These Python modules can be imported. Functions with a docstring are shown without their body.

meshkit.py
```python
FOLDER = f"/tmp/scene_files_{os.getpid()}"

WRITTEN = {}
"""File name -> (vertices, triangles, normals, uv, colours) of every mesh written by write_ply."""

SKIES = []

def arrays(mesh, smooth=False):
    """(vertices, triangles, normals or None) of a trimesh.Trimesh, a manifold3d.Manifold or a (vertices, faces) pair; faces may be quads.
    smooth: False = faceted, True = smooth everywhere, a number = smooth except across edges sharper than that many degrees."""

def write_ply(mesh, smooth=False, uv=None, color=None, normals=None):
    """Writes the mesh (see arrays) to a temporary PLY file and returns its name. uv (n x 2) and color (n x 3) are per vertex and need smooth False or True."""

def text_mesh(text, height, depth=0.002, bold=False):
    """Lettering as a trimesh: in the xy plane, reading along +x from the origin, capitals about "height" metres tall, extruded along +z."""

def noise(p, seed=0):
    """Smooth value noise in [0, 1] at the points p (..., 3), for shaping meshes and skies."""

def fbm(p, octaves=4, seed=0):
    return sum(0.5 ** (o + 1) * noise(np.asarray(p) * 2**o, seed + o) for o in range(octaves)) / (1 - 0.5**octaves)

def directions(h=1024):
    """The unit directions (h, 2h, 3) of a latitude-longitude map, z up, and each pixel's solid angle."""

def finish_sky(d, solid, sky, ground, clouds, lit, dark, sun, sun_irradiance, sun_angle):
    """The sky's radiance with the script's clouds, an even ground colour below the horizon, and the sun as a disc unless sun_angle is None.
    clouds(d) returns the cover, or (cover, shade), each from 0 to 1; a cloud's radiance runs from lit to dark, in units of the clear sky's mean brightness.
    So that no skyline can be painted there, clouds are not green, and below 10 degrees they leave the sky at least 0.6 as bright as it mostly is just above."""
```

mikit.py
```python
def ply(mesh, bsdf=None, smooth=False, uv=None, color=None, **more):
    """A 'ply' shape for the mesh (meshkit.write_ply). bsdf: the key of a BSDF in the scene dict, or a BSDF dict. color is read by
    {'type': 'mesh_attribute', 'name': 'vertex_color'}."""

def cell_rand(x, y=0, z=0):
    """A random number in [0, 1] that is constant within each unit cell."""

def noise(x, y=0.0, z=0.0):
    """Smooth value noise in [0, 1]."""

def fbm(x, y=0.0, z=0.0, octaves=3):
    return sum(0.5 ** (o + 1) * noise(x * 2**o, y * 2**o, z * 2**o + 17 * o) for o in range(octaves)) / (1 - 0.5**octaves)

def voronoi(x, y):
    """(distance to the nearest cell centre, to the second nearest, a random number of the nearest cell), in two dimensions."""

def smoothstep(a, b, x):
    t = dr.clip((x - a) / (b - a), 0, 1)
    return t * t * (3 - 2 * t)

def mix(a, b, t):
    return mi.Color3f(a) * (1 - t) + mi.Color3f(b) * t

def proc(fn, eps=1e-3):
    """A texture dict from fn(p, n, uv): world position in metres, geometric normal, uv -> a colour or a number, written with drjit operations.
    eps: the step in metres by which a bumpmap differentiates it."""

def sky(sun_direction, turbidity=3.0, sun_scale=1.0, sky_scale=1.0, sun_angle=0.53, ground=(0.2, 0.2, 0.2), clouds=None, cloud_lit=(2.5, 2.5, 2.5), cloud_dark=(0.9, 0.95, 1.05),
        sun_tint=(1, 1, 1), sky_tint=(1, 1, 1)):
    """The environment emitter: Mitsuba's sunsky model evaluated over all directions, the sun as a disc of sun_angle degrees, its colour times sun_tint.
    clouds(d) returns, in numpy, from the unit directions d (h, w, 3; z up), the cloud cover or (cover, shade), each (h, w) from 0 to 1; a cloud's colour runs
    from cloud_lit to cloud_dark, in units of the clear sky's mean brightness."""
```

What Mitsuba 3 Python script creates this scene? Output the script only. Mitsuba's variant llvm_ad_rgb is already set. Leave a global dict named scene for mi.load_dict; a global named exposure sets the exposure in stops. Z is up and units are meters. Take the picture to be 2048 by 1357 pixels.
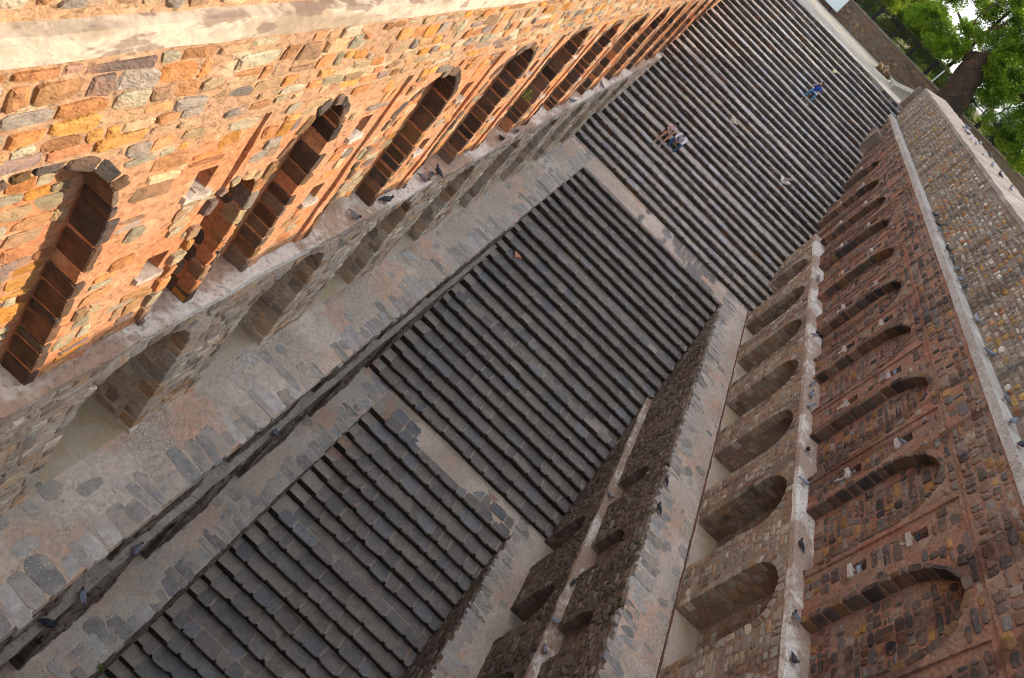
import math
import numpy as np
import trimesh, shapely
import manifold3d as m3
import mitsuba as mi
import drjit as dr
import mikit, meshkit
from mikit import fbm, noise, smoothstep, mix, cell_rand, voronoi
from shapely.geometry import Polygon, box as sbox, MultiPolygon
from shapely.ops import unary_union

T = mi.ScalarTransform4f
scene, labels = {}, {}

# ---------------------------------------------------------------- camera, sky, exposure
CAM = np.array([0.0, 0.0, 12.0])
RIGHT = np.array([0.71133424, 0.3462987, 0.61162147])
DOWN = np.array([0.70151825, -0.40343258, -0.58746429])
FWD = np.array([0.0433099, 0.84694709, -0.52991026])
FPX = 1579.92                      # focal length in pixels of a 2048 px wide frame
scene['camera'] = {'type': 'perspective', 'fov': 2 * math.degrees(math.atan(1024 / FPX)), 'fov_axis': 'x',
                   'near_clip': 0.1, 'far_clip': 3000.0,
                   'to_world': T().look_at(origin=CAM.tolist(), target=(CAM + FWD).tolist(), up=(-DOWN).tolist())}
SUN_AZ, SUN_EL = math.radians(24), math.radians(27.2)
scene['sky_light'] = mikit.sky((math.cos(SUN_AZ) * math.cos(SUN_EL), math.sin(SUN_AZ) * math.cos(SUN_EL), math.sin(SUN_EL)),
                               turbidity=5, sun_scale=0.44, sun_angle=0.6, sky_scale=1.0,
                               ground=(0.25, 0.22, 0.18), clouds=lambda d: 0.75, cloud_lit=(1.47, 1.47, 1.48))
exposure = 3.5


def proj(p):
    q = np.asarray(p, float) - CAM
    d = q @ FWD
    return np.stack([1024 + FPX * (q @ RIGHT) / d, 678.5 + FPX * (q @ DOWN) / d, d], -1)


# ---------------------------------------------------------------- materials
def C(*c): return mi.Color3f(*c)


def palette(r, cols):
    n = len(cols)
    out = C(*cols[-1])
    for i in range(n - 1):
        out = dr.select(r < (i + 1) / n, C(*cols[n - 2 - i]) if False else out, out)
    out = C(*cols[0])
    for i in range(1, n):
        out = dr.select(r >= i / n, C(*cols[i]), out)
    return out


def stone_fn(cols, dust, dust_amt=0.25, grain=0.35, streak=0.0, vary=0.6):
    def fn(p, n, uv):
        base = palette(uv.x, cols)
        g = fbm(p.x * 11 + 40 * uv.y, p.y * 11, p.z * 17, 3)
        f = noise(p.x * 62, p.y * 62, p.z * 62)
        b = 1 - 0.5 * vary + vary * uv.y
        c = base * b * (1 - 1.5 * grain + 3 * grain * (0.6 * g + 0.4 * f))
        if streak:
            k = smoothstep(0.5, 0.7, fbm(p.y * 2.2 + p.x, p.z * 0.22, 5.0, 3)) * streak
            c = c * (1 - k)
        d = smoothstep(0.5, 0.72, fbm(p.x * 4 + 7, p.y * 4, p.z * 4 + 3, 3)) * dust_amt
        return c * (1 - d) + C(*dust) * d
    return fn


def bump(inner, fn, scale=1.0, eps=2e-3):
    return {'type': 'bumpmap', 'arbitrary': mikit.proc(fn, eps), 'scale': scale, 'nested': inner}


def rough(fn, r=0.9, spec=0.25):
    return {'type': 'principled', 'base_color': mikit.proc(fn) if callable(fn) else {'type': 'rgb', 'value': fn}, 'roughness': r, 'specular': spec}


def grit(p, n, uv):
    return 0.034 * fbm(p.x * 13, p.y * 13, p.z * 13, 3) + 0.011 * noise(p.x * 55, p.y * 55, p.z * 55)


def mortar_fn(a, b, dark, light, streak=0.0):
    def fn(p, n, uv):
        g = fbm(p.x * 1.3, p.y * 1.3, p.z * 1.3, 4)
        c = mix(a, b, smoothstep(0.38, 0.62, g))
        h = fbm(p.x * 16, p.y * 16, p.z * 16, 3)
        c = c * (0.6 + 0.8 * h)
        w = smoothstep(0.62, 0.72, fbm(p.x * 2.3 + 31, p.y * 2.3, p.z * 2.3, 3))
        c = mix(c, light, w * 0.45)
        k = smoothstep(0.62, 0.8, fbm(p.x * 24, p.y * 24 + 9, p.z * 24, 2))
        c = mix(c, dark, k * 0.7)
        if streak:
            c = c * (1 - streak * smoothstep(0.5, 0.7, fbm(p.y * 2.2 + p.x, p.z * 0.22, 5.0, 3)))
        return c
    return fn


def left_mortar(p, n, uv):
    lo = mortar_fn((0.48, 0.22, 0.118), (0.45, 0.25, 0.155), (0.17, 0.08, 0.05), (0.6, 0.42, 0.3))(p, n, uv)
    hi = mortar_fn((0.40, 0.26, 0.165), (0.37, 0.235, 0.155), (0.16, 0.11, 0.07), (0.58, 0.47, 0.34))(p, n, uv)
    z = p.z + 1.2 * (fbm(p.y * 0.9, p.z * 0.9, 4.0, 3) - 0.5)
    return mix(lo, hi, smoothstep(6.9, 7.5, z))


def plaster_fn(p, n, uv):
    """dusty lime and mud surface of the walkways: grey-buff with worn terracotta patches and pale grit"""
    g = fbm(p.x * 0.8, p.y * 0.8, p.z * 0.8, 4)
    c = mix((0.42, 0.36, 0.31), (0.52, 0.465, 0.415), smoothstep(0.35, 0.65, g))
    wx, wy = fbm(p.x * 3, p.y * 3, 1.0, 3), fbm(p.x * 3 + 9, p.y * 3, 2.0, 3)
    r = smoothstep(0.48, 0.70, fbm(p.x * 1.0 + 11 + wx, p.y * 1.0 + 5 + wy, p.z, 4)) * (0.5 + fbm(p.x * 9, p.y * 9, 3.0, 2))
    c = mix(c, (0.52, 0.32, 0.235), r * 0.6)
    b = smoothstep(0.6, 0.7, fbm(p.x * 1.7 + 3, p.y * 1.7 + 25, p.z, 3))
    c = mix(c, (0.33, 0.33, 0.33), b * 0.3)
    h = fbm(p.x * 18, p.y * 18, p.z * 18, 3)
    c = c * (0.72 + 0.56 * h)
    s = smoothstep(0.80, 0.86, noise(p.x * 55, p.y * 55, p.z * 55))
    return mix(c, (0.62, 0.58, 0.52), s * 0.7)


def lime_fn(p, n, uv):
    """ledge plaster whitened by birds, in patches"""
    g = fbm(p.x * 1.4 + 2, p.y * 1.0, p.z * 1.4, 4)
    c = mix((0.38, 0.29, 0.24), (0.66, 0.64, 0.61), smoothstep(0.42, 0.62, g + 0.25 * (fbm(p.x * 9, p.y * 9, p.z * 9, 2) - 0.5)))
    h = fbm(p.x * 16, p.y * 16, p.z * 16, 3)
    c = c * (0.72 + 0.5 * h)
    k = smoothstep(0.55, 0.75, fbm(p.x * 21, p.y * 21, p.z * 21, 3))
    return mix(c, (0.14, 0.11, 0.09), k * 0.55)


def string_fn(p, n, uv):
    g = fbm(p.x * 2, p.y * 1.2, p.z * 3, 4)
    c = mix((0.33, 0.27, 0.215), (0.50, 0.45, 0.385), smoothstep(0.4, 0.62, g))
    c = c * (0.72 + 0.5 * fbm(p.x * 14, p.y * 14, p.z * 14, 3))
    k = smoothstep(0.56, 0.66, fbm(p.x * 5, p.y * 3, p.z * 7, 4))
    return mix(c, (0.19, 0.13, 0.115), k * 0.7)


def floor_fn(p, n, uv):
    g = fbm(p.x * 1.5, p.y * 1.5, p.z, 4)
    c = mix((0.40, 0.34, 0.24), (0.46, 0.40, 0.34), smoothstep(0.35, 0.65, g))
    return c * (0.8 + 0.4 * fbm(p.x * 22, p.y * 22, p.z * 22, 3))


def step_mortar(p, n, uv):
    g = fbm(p.x * 1.2, p.y * 1.2, p.z * 1.2, 4)
    c = mix((0.29, 0.26, 0.23), (0.33, 0.3, 0.27), smoothstep(0.35, 0.65, g))
    c = mix(c, (0.36, 0.19, 0.12), smoothstep(0.6, 0.7, fbm(p.x * 0.9 + 40, p.y * 0.9, p.z * 0.9, 3)) * 0.5)
    return c * (0.7 + 0.6 * fbm(p.x * 20, p.y * 20, p.z * 20, 3))


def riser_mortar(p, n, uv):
    return C(0.045, 0.04, 0.034) * (0.55 + 0.9 * fbm(p.x * 10, p.y * 10, p.z * 10, 3))  # riser bed mortar, darkened to carry the shade on the lower risers


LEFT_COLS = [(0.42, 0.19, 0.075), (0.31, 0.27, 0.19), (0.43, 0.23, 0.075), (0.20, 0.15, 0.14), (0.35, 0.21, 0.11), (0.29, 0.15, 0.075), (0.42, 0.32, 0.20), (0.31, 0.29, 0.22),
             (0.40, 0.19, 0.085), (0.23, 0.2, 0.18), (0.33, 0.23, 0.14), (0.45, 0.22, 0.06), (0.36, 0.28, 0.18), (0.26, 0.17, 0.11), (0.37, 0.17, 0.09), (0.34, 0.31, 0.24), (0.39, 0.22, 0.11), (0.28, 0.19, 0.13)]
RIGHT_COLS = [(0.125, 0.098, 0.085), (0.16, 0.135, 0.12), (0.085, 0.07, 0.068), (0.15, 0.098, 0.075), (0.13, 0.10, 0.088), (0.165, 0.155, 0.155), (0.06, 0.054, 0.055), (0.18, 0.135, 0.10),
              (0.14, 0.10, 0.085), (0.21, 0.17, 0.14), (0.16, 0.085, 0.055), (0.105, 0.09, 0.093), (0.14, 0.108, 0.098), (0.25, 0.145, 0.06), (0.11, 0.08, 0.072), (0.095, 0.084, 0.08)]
COBBLE_COLS = [(0.30, 0.23, 0.16), (0.36, 0.31, 0.25), (0.26, 0.22, 0.18), (0.34, 0.31, 0.27), (0.34, 0.17, 0.09), (0.38, 0.24, 0.09), (0.24, 0.2, 0.17), (0.32, 0.27, 0.21), (0.2, 0.18, 0.17), (0.5, 0.47, 0.42)]
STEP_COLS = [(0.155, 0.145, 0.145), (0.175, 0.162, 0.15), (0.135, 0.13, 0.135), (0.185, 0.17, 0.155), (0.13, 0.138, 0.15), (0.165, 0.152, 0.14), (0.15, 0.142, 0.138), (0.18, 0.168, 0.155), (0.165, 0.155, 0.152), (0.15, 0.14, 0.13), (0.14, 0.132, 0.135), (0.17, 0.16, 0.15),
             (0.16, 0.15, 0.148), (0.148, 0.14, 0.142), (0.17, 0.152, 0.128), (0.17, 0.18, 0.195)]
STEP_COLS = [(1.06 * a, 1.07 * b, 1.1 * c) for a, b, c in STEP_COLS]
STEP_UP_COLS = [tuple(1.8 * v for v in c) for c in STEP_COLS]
SHADED_RISER_COLS = [(0.035, 0.032, 0.028), (0.045, 0.04, 0.035), (0.028, 0.028, 0.028), (0.04, 0.036, 0.033), (0.052, 0.047, 0.042), (0.03, 0.029, 0.03)]  # dark riser stone, with the shade of the lower flights put into the colour
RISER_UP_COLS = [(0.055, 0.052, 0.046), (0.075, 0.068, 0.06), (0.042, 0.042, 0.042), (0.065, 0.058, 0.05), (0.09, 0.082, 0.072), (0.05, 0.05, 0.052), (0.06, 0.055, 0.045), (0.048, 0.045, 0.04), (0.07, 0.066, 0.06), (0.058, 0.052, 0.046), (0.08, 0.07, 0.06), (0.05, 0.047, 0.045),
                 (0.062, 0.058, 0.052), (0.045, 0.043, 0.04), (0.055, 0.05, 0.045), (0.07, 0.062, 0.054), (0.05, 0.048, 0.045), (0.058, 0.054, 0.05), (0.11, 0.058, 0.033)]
WALK_COLS = [(0.29, 0.28, 0.27), (0.33, 0.325, 0.32), (0.27, 0.27, 0.28), (0.31, 0.29, 0.27), (0.35, 0.345, 0.34), (0.26, 0.25, 0.24)]

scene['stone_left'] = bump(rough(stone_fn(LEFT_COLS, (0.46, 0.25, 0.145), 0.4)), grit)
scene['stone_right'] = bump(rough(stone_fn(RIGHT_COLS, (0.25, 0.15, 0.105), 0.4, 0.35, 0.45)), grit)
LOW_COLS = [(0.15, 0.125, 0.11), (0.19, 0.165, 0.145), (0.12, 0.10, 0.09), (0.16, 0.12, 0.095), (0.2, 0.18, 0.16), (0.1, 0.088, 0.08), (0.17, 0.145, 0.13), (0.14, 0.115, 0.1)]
ARC_COLS = [(0.30, 0.26, 0.21), (0.24, 0.2, 0.16), (0.36, 0.33, 0.28), (0.20, 0.165, 0.14), (0.33, 0.25, 0.18), (0.27, 0.25, 0.23), (0.3, 0.2, 0.13), (0.4, 0.37, 0.31)]
JAMB_COLS = [(0.10, 0.07, 0.055), (0.13, 0.095, 0.075), (0.07, 0.058, 0.055), (0.15, 0.095, 0.05), (0.09, 0.07, 0.062), (0.12, 0.075, 0.052), (0.055, 0.05, 0.05), (0.14, 0.115, 0.095)]
scene['stone_arcade'] = bump(rough(stone_fn(ARC_COLS, (0.36, 0.25, 0.18), 0.5, 0.35, 0.35)), grit)
scene['stone_pale'] = bump(rough(stone_fn([tuple(1.35 * v for v in c) for c in ARC_COLS], (0.50, 0.41, 0.34), 0.6)), grit)
scene['mortar_pale'] = bump(rough(mortar_fn((0.46, 0.36, 0.29), (0.52, 0.45, 0.38), (0.14, 0.11, 0.09), (0.62, 0.58, 0.52))), grit)
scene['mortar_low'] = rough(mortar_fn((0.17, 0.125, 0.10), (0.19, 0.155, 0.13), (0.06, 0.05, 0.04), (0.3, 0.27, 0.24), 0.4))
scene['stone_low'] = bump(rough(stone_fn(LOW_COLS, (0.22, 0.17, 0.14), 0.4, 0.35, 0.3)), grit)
scene['stone_jamb'] = bump(rough(stone_fn(JAMB_COLS, (0.3, 0.15, 0.09), 0.25)), grit)
scene['stone_cobble'] = rough(stone_fn([tuple(0.82 * v for v in c) for c in COBBLE_COLS], (0.24, 0.185, 0.14), 0.4, 0.35, 0.35))
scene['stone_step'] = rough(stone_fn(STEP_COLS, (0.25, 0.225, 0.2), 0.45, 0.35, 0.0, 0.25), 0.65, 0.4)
scene['stone_riser_shaded'] = rough(stone_fn(SHADED_RISER_COLS, (0.09, 0.08, 0.068), 0.25, 0.5))
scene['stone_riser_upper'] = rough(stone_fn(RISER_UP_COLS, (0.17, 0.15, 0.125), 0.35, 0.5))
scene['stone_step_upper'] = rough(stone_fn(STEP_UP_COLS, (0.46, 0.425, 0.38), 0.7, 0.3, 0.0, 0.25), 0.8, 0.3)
scene['stone_walk'] = rough(stone_fn(WALK_COLS, (0.42, 0.365, 0.315), 0.6, 0.35), 0.8)
scene['mortar_left'] = bump(rough(left_mortar), grit)
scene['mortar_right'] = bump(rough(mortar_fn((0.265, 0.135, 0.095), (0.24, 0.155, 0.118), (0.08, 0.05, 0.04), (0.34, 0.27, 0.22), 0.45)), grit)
scene['mortar_arcade'] = bump(rough(mortar_fn((0.28, 0.195, 0.15), (0.29, 0.24, 0.195), (0.09, 0.07, 0.055), (0.44, 0.4, 0.35), 0.35)), grit)
scene['mortar_upper'] = rough(mortar_fn((0.2, 0.15, 0.115), (0.185, 0.16, 0.135), (0.08, 0.065, 0.05), (0.3, 0.27, 0.23), 0.4))
scene['walk_plaster'] = bump(rough(plaster_fn), grit, 0.6)
scene['ledge_lime'] = bump(rough(lime_fn), grit)
scene['dropping_lime'] = rough(mortar_fn((0.34, 0.28, 0.24), (0.46, 0.43, 0.41), (0.2, 0.14, 0.11), (0.56, 0.54, 0.52)))
scene['string_lime'] = bump(rough(string_fn), grit, 0.5)
scene['niche_floor'] = rough(floor_fn)
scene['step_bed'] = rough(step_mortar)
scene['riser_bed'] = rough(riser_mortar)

# ---------------------------------------------------------------- mesh helpers
AX = {'L': ((0, 1, 0), (0, 0, 1), (1, 0, 0)), 'R': ((0, 1, 0), (0, 0, 1), (-1, 0, 0)), 'F': ((1, 0, 0), (0, 0, 1), (0, -1, 0)),
      'T': ((1, 0, 0), (0, 1, 0), (0, 0, 1)), 'E': ((1, 0, 0), (0, 0, 1), (0, -1, 0))}


def place(v, face, origin):
    """local (u, v, n) -> world, for a face looking +x (L), -x (R), -y (F) or up (T); origin is the plane's offset on its normal axis"""
    U, V, N = (np.array(a, float) for a in AX[face])
    o = np.array({'L': (origin, 0, 0), 'R': (origin, 0, 0), 'F': (0, origin, 0), 'E': (0, origin, 0), 'T': (0, 0, origin)}[face], float)
    return o + v[..., :1] * U + v[..., 1:2] * V + v[..., 2:3] * N


def flips(face): return face == 'R'


def add(key, mesh, bsdf, smooth=False, label=None, **kw):
    if isinstance(mesh, list):
        mesh = trimesh.util.concatenate(mesh)
    if key in scene:
        i = 1
        while f'{key}_{i:03d}' in scene: i += 1
        key = f'{key}_{i:03d}'
    scene[key] = mikit.ply(mesh, bsdf, smooth=smooth, **kw)
    if label: labels[key] = {**labels.get(key, {}), **label}
    return key


def panel(poly, depth, face, origin, step=0.3, amp=0.03, freq=2.2, seed=0):
    """a slab with the outline poly in (u, v), its front at n = 0, roughened so that no face stays flat"""
    polys = poly.geoms if hasattr(poly, 'geoms') else [poly]
    out = []
    for p in polys:
        if p.area < 1e-4: continue
        rings = [np.array(p.exterior.coords)[:-1]] + [np.array(h.coords)[:-1] for h in p.interiors]
        m = m3.CrossSection(rings, m3.FillRule.EvenOdd).extrude(depth).translate([0, 0, -depth]).refine_to_length(step)
        q = m.to_mesh()
        v, f = np.array(q.vert_properties[:, :3], float), np.array(q.tri_verts)
        w = place(v, face, origin)
        d = np.stack([meshkit.fbm(w * freq + 17 * k, 3, seed + k) - 0.5 for k in range(3)], -1)
        w = w + d * 2 * amp
        if flips(face): f = f[:, ::-1]
        out.append(trimesh.Trimesh(w, f, process=False))
    return trimesh.util.concatenate(out)


def boxm(x0, x1, y0, y1, z0, z1, step=None, amp=0.0, freq=2.0, seed=0):
    m = m3.Manifold.cube([x1 - x0, y1 - y0, z1 - z0]).translate([x0, y0, z0])
    if step: m = m.refine_to_length(step)
    q = m.to_mesh()
    v = np.array(q.vert_properties[:, :3], float)
    if amp:
        d = np.stack([meshkit.fbm(v * freq + 17 * k, 3, seed + k) - 0.5 for k in range(3)], -1)
        v = v + d * 2 * amp
    return trimesh.Trimesh(v, np.array(q.tri_verts), process=False)


NP = 8
_F = []
for i in range(NP):
    j = (i + 1) % NP
    _F += [(i, j, NP + j), (i, NP + j, NP + i), (NP + i, NP + j, 2 * NP + j), (NP + i, 2 * NP + j, 2 * NP + i), (2 * NP + i, 2 * NP + j, 3 * NP)]
STONE_F = np.array(_F)


def stones(quads, proud, depth, rng, cut=0.28, jit=0.07, bevel=0.018, tilt=0.05):
    """quads (N, 4, 2) corners anticlockwise -> (N, 25, 3) rough blocks in (u, v, n)"""
    q = np.asarray(quads, float)
    n = len(q)
    nxt = np.roll(q, -1, 1)
    t = rng.uniform(0.06, cut, (n, 4, 1)); s = rng.uniform(0.06, cut, (n, 4, 1))
    ring = np.empty((n, 8, 2))
    ring[:, 0::2] = q + (nxt - q) * t
    ring[:, 1::2] = nxt - (nxt - q) * s
    c = q.mean(1, keepdims=True)
    size = np.minimum(np.linalg.norm(q[:, 1] - q[:, 0], axis=1), np.linalg.norm(q[:, 2] - q[:, 1], axis=1))[:, None, None]
    ring += rng.normal(0, 1, ring.shape) * jit * size * 0.5
    inner = c + (ring - c) * np.maximum(0.55, 1 - bevel * rng.uniform(0.7, 2.2, (n, 8, 1)) / np.maximum(np.linalg.norm(ring - c, axis=2, keepdims=True), 0.02))
    proud = np.broadcast_to(proud, (n,))[:, None]; depth = np.broadcast_to(depth, (n,))[:, None]
    tl = rng.normal(0, tilt, (n, 1, 2))
    def h(r, base): return base + (tl * (r - c)).sum(2)
    v = np.empty((n, 25, 3))
    v[:, :8, :2] = ring; v[:, :8, 2] = -depth
    v[:, 8:16, :2] = ring; v[:, 8:16, 2] = h(ring, proud * rng.uniform(0.3, 0.75, (n, 8)))
    v[:, 16:24, :2] = inner; v[:, 16:24, 2] = h(inner, proud * rng.uniform(0.85, 1.15, (n, 8)))
    v[:, 24:, :2] = c + rng.normal(0, 0.1, (n, 1, 2)) * size; v[:, 24, 2] = proud[:, 0] * rng.uniform(0.95, 1.35, n)
    return v


class Bin:
    """collects stones of one holder; the ones that show largest become parts, the rest one joined part"""
    all = []

    def __init__(self, holder, name, rest, bsdf, most=300):
        self.holder, self.name, self.rest, self.bsdf, self.most = holder, name, rest, bsdf, most
        self.v, self.f, self.r = [], [], []
        Bin.all.append(self)

    def put(self, v, face, origin, rng, tone=None, warp=None):
        if not len(v): return
        w = place(v, face, origin)
        if warp is not None: w = warp(w)
        self.v.append(w)
        self.f += [STONE_F[:, ::-1] if flips(face) else STONE_F] * len(v)
        r = rng.random((len(v), 2))
        if tone is not None: r[:, 0] = tone
        self.r.append(r)

    def finish(self):
        if not self.v: return
        v, r = np.concatenate(self.v), np.concatenate(self.r)
        c = v[:, 24]
        pc = proj(v[:, 16:24].reshape(-1, 3)).reshape(len(v), 8, 3)
        x, y = pc[..., 0], pc[..., 1]
        area = 0.5 * np.abs((x * np.roll(y, -1, 1) - np.roll(x, -1, 1) * y).sum(1))
        inside = ((x > 0) & (x < 2048) & (y > 0) & (y < 1357)).mean(1)
        ok = (pc[..., 2] > 0.5).all(1)
        score = np.where(ok, area * inside, 0)
        order = np.argsort(-score, kind='stable')
        keep = order[:self.most]; keep = keep[score[keep] > 60]
        rest = np.setdiff1d(order, keep)
        for k, i in enumerate(np.sort(keep)):
            key = f'{self.holder}__{self.name}' + (f'_{k:03d}' if k else '')
            scene[key] = mikit.ply((v[i], self.f[i]), self.bsdf, uv=np.tile(r[i], (25, 1)))
        if len(rest):
            f = np.concatenate([self.f[i] + 25 * k for k, i in enumerate(rest)])
            key = f'{self.holder}__{self.rest}'
            scene[key] = mikit.ply((v[rest].reshape(-1, 3), f), self.bsdf, uv=np.repeat(r[rest], 25, 0))
            labels[key] = {'kind': 'stuff'}


def rect_quads(u0, u1, v0, v1): return np.stack([np.stack([u0, v0], -1), np.stack([u1, v0], -1), np.stack([u1, v1], -1), np.stack([u0, v1], -1)], 1)


def courses(u0, u1, v0, v1, rng, hr, wr, gap, keep=0.97, avoid=None, wobble=0.0):
    """rough courses of stones filling a rectangle, leaving out the area avoid"""
    out = []
    v = v0 + gap * 0.5
    while v < v1 - 0.05:
        h = min(rng.uniform(*hr), v1 - gap * 0.5 - v)
        if v1 - (v + h) < hr[0] * 0.6: h = v1 - gap * 0.5 - v
        n = int((u1 - u0) / wr[0]) + 2
        w = rng.uniform(wr[0], wr[1], n) * np.where(rng.random(n) < 0.15, 1.5, 1)
        e = u0 + np.cumsum(w) - rng.uniform(0, wr[1])
        a, b = e[:-1], e[1:]
        ok = (a > u0 - 0.02) & (b < u1 + 0.02) & (rng.random(n - 1) < keep)
        a, b = a[ok], b[ok]
        m = len(a)
        g = gap * rng.uniform(0.35, 1.0, (4, m))
        q = rect_quads(a + g[0], b - g[1], v + g[2] * 0.8 + rng.normal(0, 0.012, m), v + h - g[3] * 0.8 + rng.normal(0, 0.012, m))
        # some courses split into two thin stones
        sp = rng.random(m) < 0.12
        if sp.any() and h > 0.17:
            s = q[sp]; mid = v + h * rng.uniform(0.4, 0.6, sp.sum())
            lo, hi = s.copy(), s.copy()
            lo[:, 2, 1] = lo[:, 3, 1] = mid - 0.018; hi[:, 0, 1] = hi[:, 1, 1] = mid + 0.018
            q = np.concatenate([q[~sp], lo, hi])
        if wobble: q[..., 1] += wobble * (meshkit.noise(np.stack([q[..., 0] * 0.7, q[..., 1] * 0.3, 0 * q[..., 0]], -1)) - 0.5)
        out.append(q)
        v += h
    q = np.concatenate(out)
    q = q[((q[:, 2, 1] - q[:, 1, 1]) > 0.035) & ((q[:, 3, 1] - q[:, 0, 1]) > 0.035) & (q[:, 1, 0] - q[:, 0, 0] > 0.04)]
    if avoid is not None and not avoid.is_empty:
        c = q.mean(1)
        bad = shapely.contains_xy(avoid, c[:, 0], c[:, 1])
        for k in range(4): bad |= shapely.contains_xy(avoid, q[:, k, 0], q[:, k, 1])
        for k in range(4):
            e = (q[:, k] + q[:, (k + 1) % 4]) / 2
            bad |= shapely.contains_xy(avoid, e[:, 0], e[:, 1])
        q = q[~bad]
    return q


def arch_pts(c, hw, z0, zs, za, n=9):
    """outline (u, v) of an arched opening from its right foot over the crown to its left foot"""
    a = np.linspace(0, 1, n)
    th = a * math.pi / 2
    x = hw * np.cos(th) ** 0.9; y = zs + (za - zs) * np.sin(th) ** 1.05
    x[-1] = 0
    y = y + 0.04 * (za - zs) * a ** 6
    right = np.stack([c + x, y], 1)
    left = right[::-1][1:].copy(); left[:, 0] = 2 * c - left[:, 0]
    return np.concatenate([[[c + hw, z0]], right, left, [[c - hw, z0]]])


def ring_quads(outline, length, thick, rng, gap=0.02, out0=0.0, lenvar=0.35, arc_only=False):
    """blocks along an opening's outline, reaching outward from it"""
    ls = shapely.LineString(outline)
    L, s, out = ls.length, 0.03, []
    cen = outline.mean(0)
    while s < L - 0.08:
        t = rng.uniform(*thick)
        e = min(s + t, L)
        a, b = np.array(ls.interpolate(s + gap * 0.5).coords[0]), np.array(ls.interpolate(e - gap * 0.5).coords[0])
        d = b - a; d /= np.linalg.norm(d) + 1e-9
        nrm = np.array([d[1], -d[0]])
        l = length * rng.uniform(1 - lenvar, 1 + lenvar * 0.6)
        out.append([b - nrm * out0, a - nrm * out0, a + nrm * l, b + nrm * l])
        s = e
    q = np.array(out)
    q = q[rng.random(len(q)) > 0.06]
    # anticlockwise
    area = ((q[:, 1, 0] - q[:, 0, 0]) * (q[:, 2, 1] - q[:, 0, 1]) - (q[:, 2, 0] - q[:, 0, 0]) * (q[:, 1, 1] - q[:, 0, 1]))
    q[area < 0] = q[area < 0][:, ::-1]
    return q


# ---------------------------------------------------------------- the long side walls
Z_LEDGE, Z_LINE, Z_STR0, Z_STR1, Z_TOP = 3.72, 7.56, 8.52, 8.72, 10.92


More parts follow.
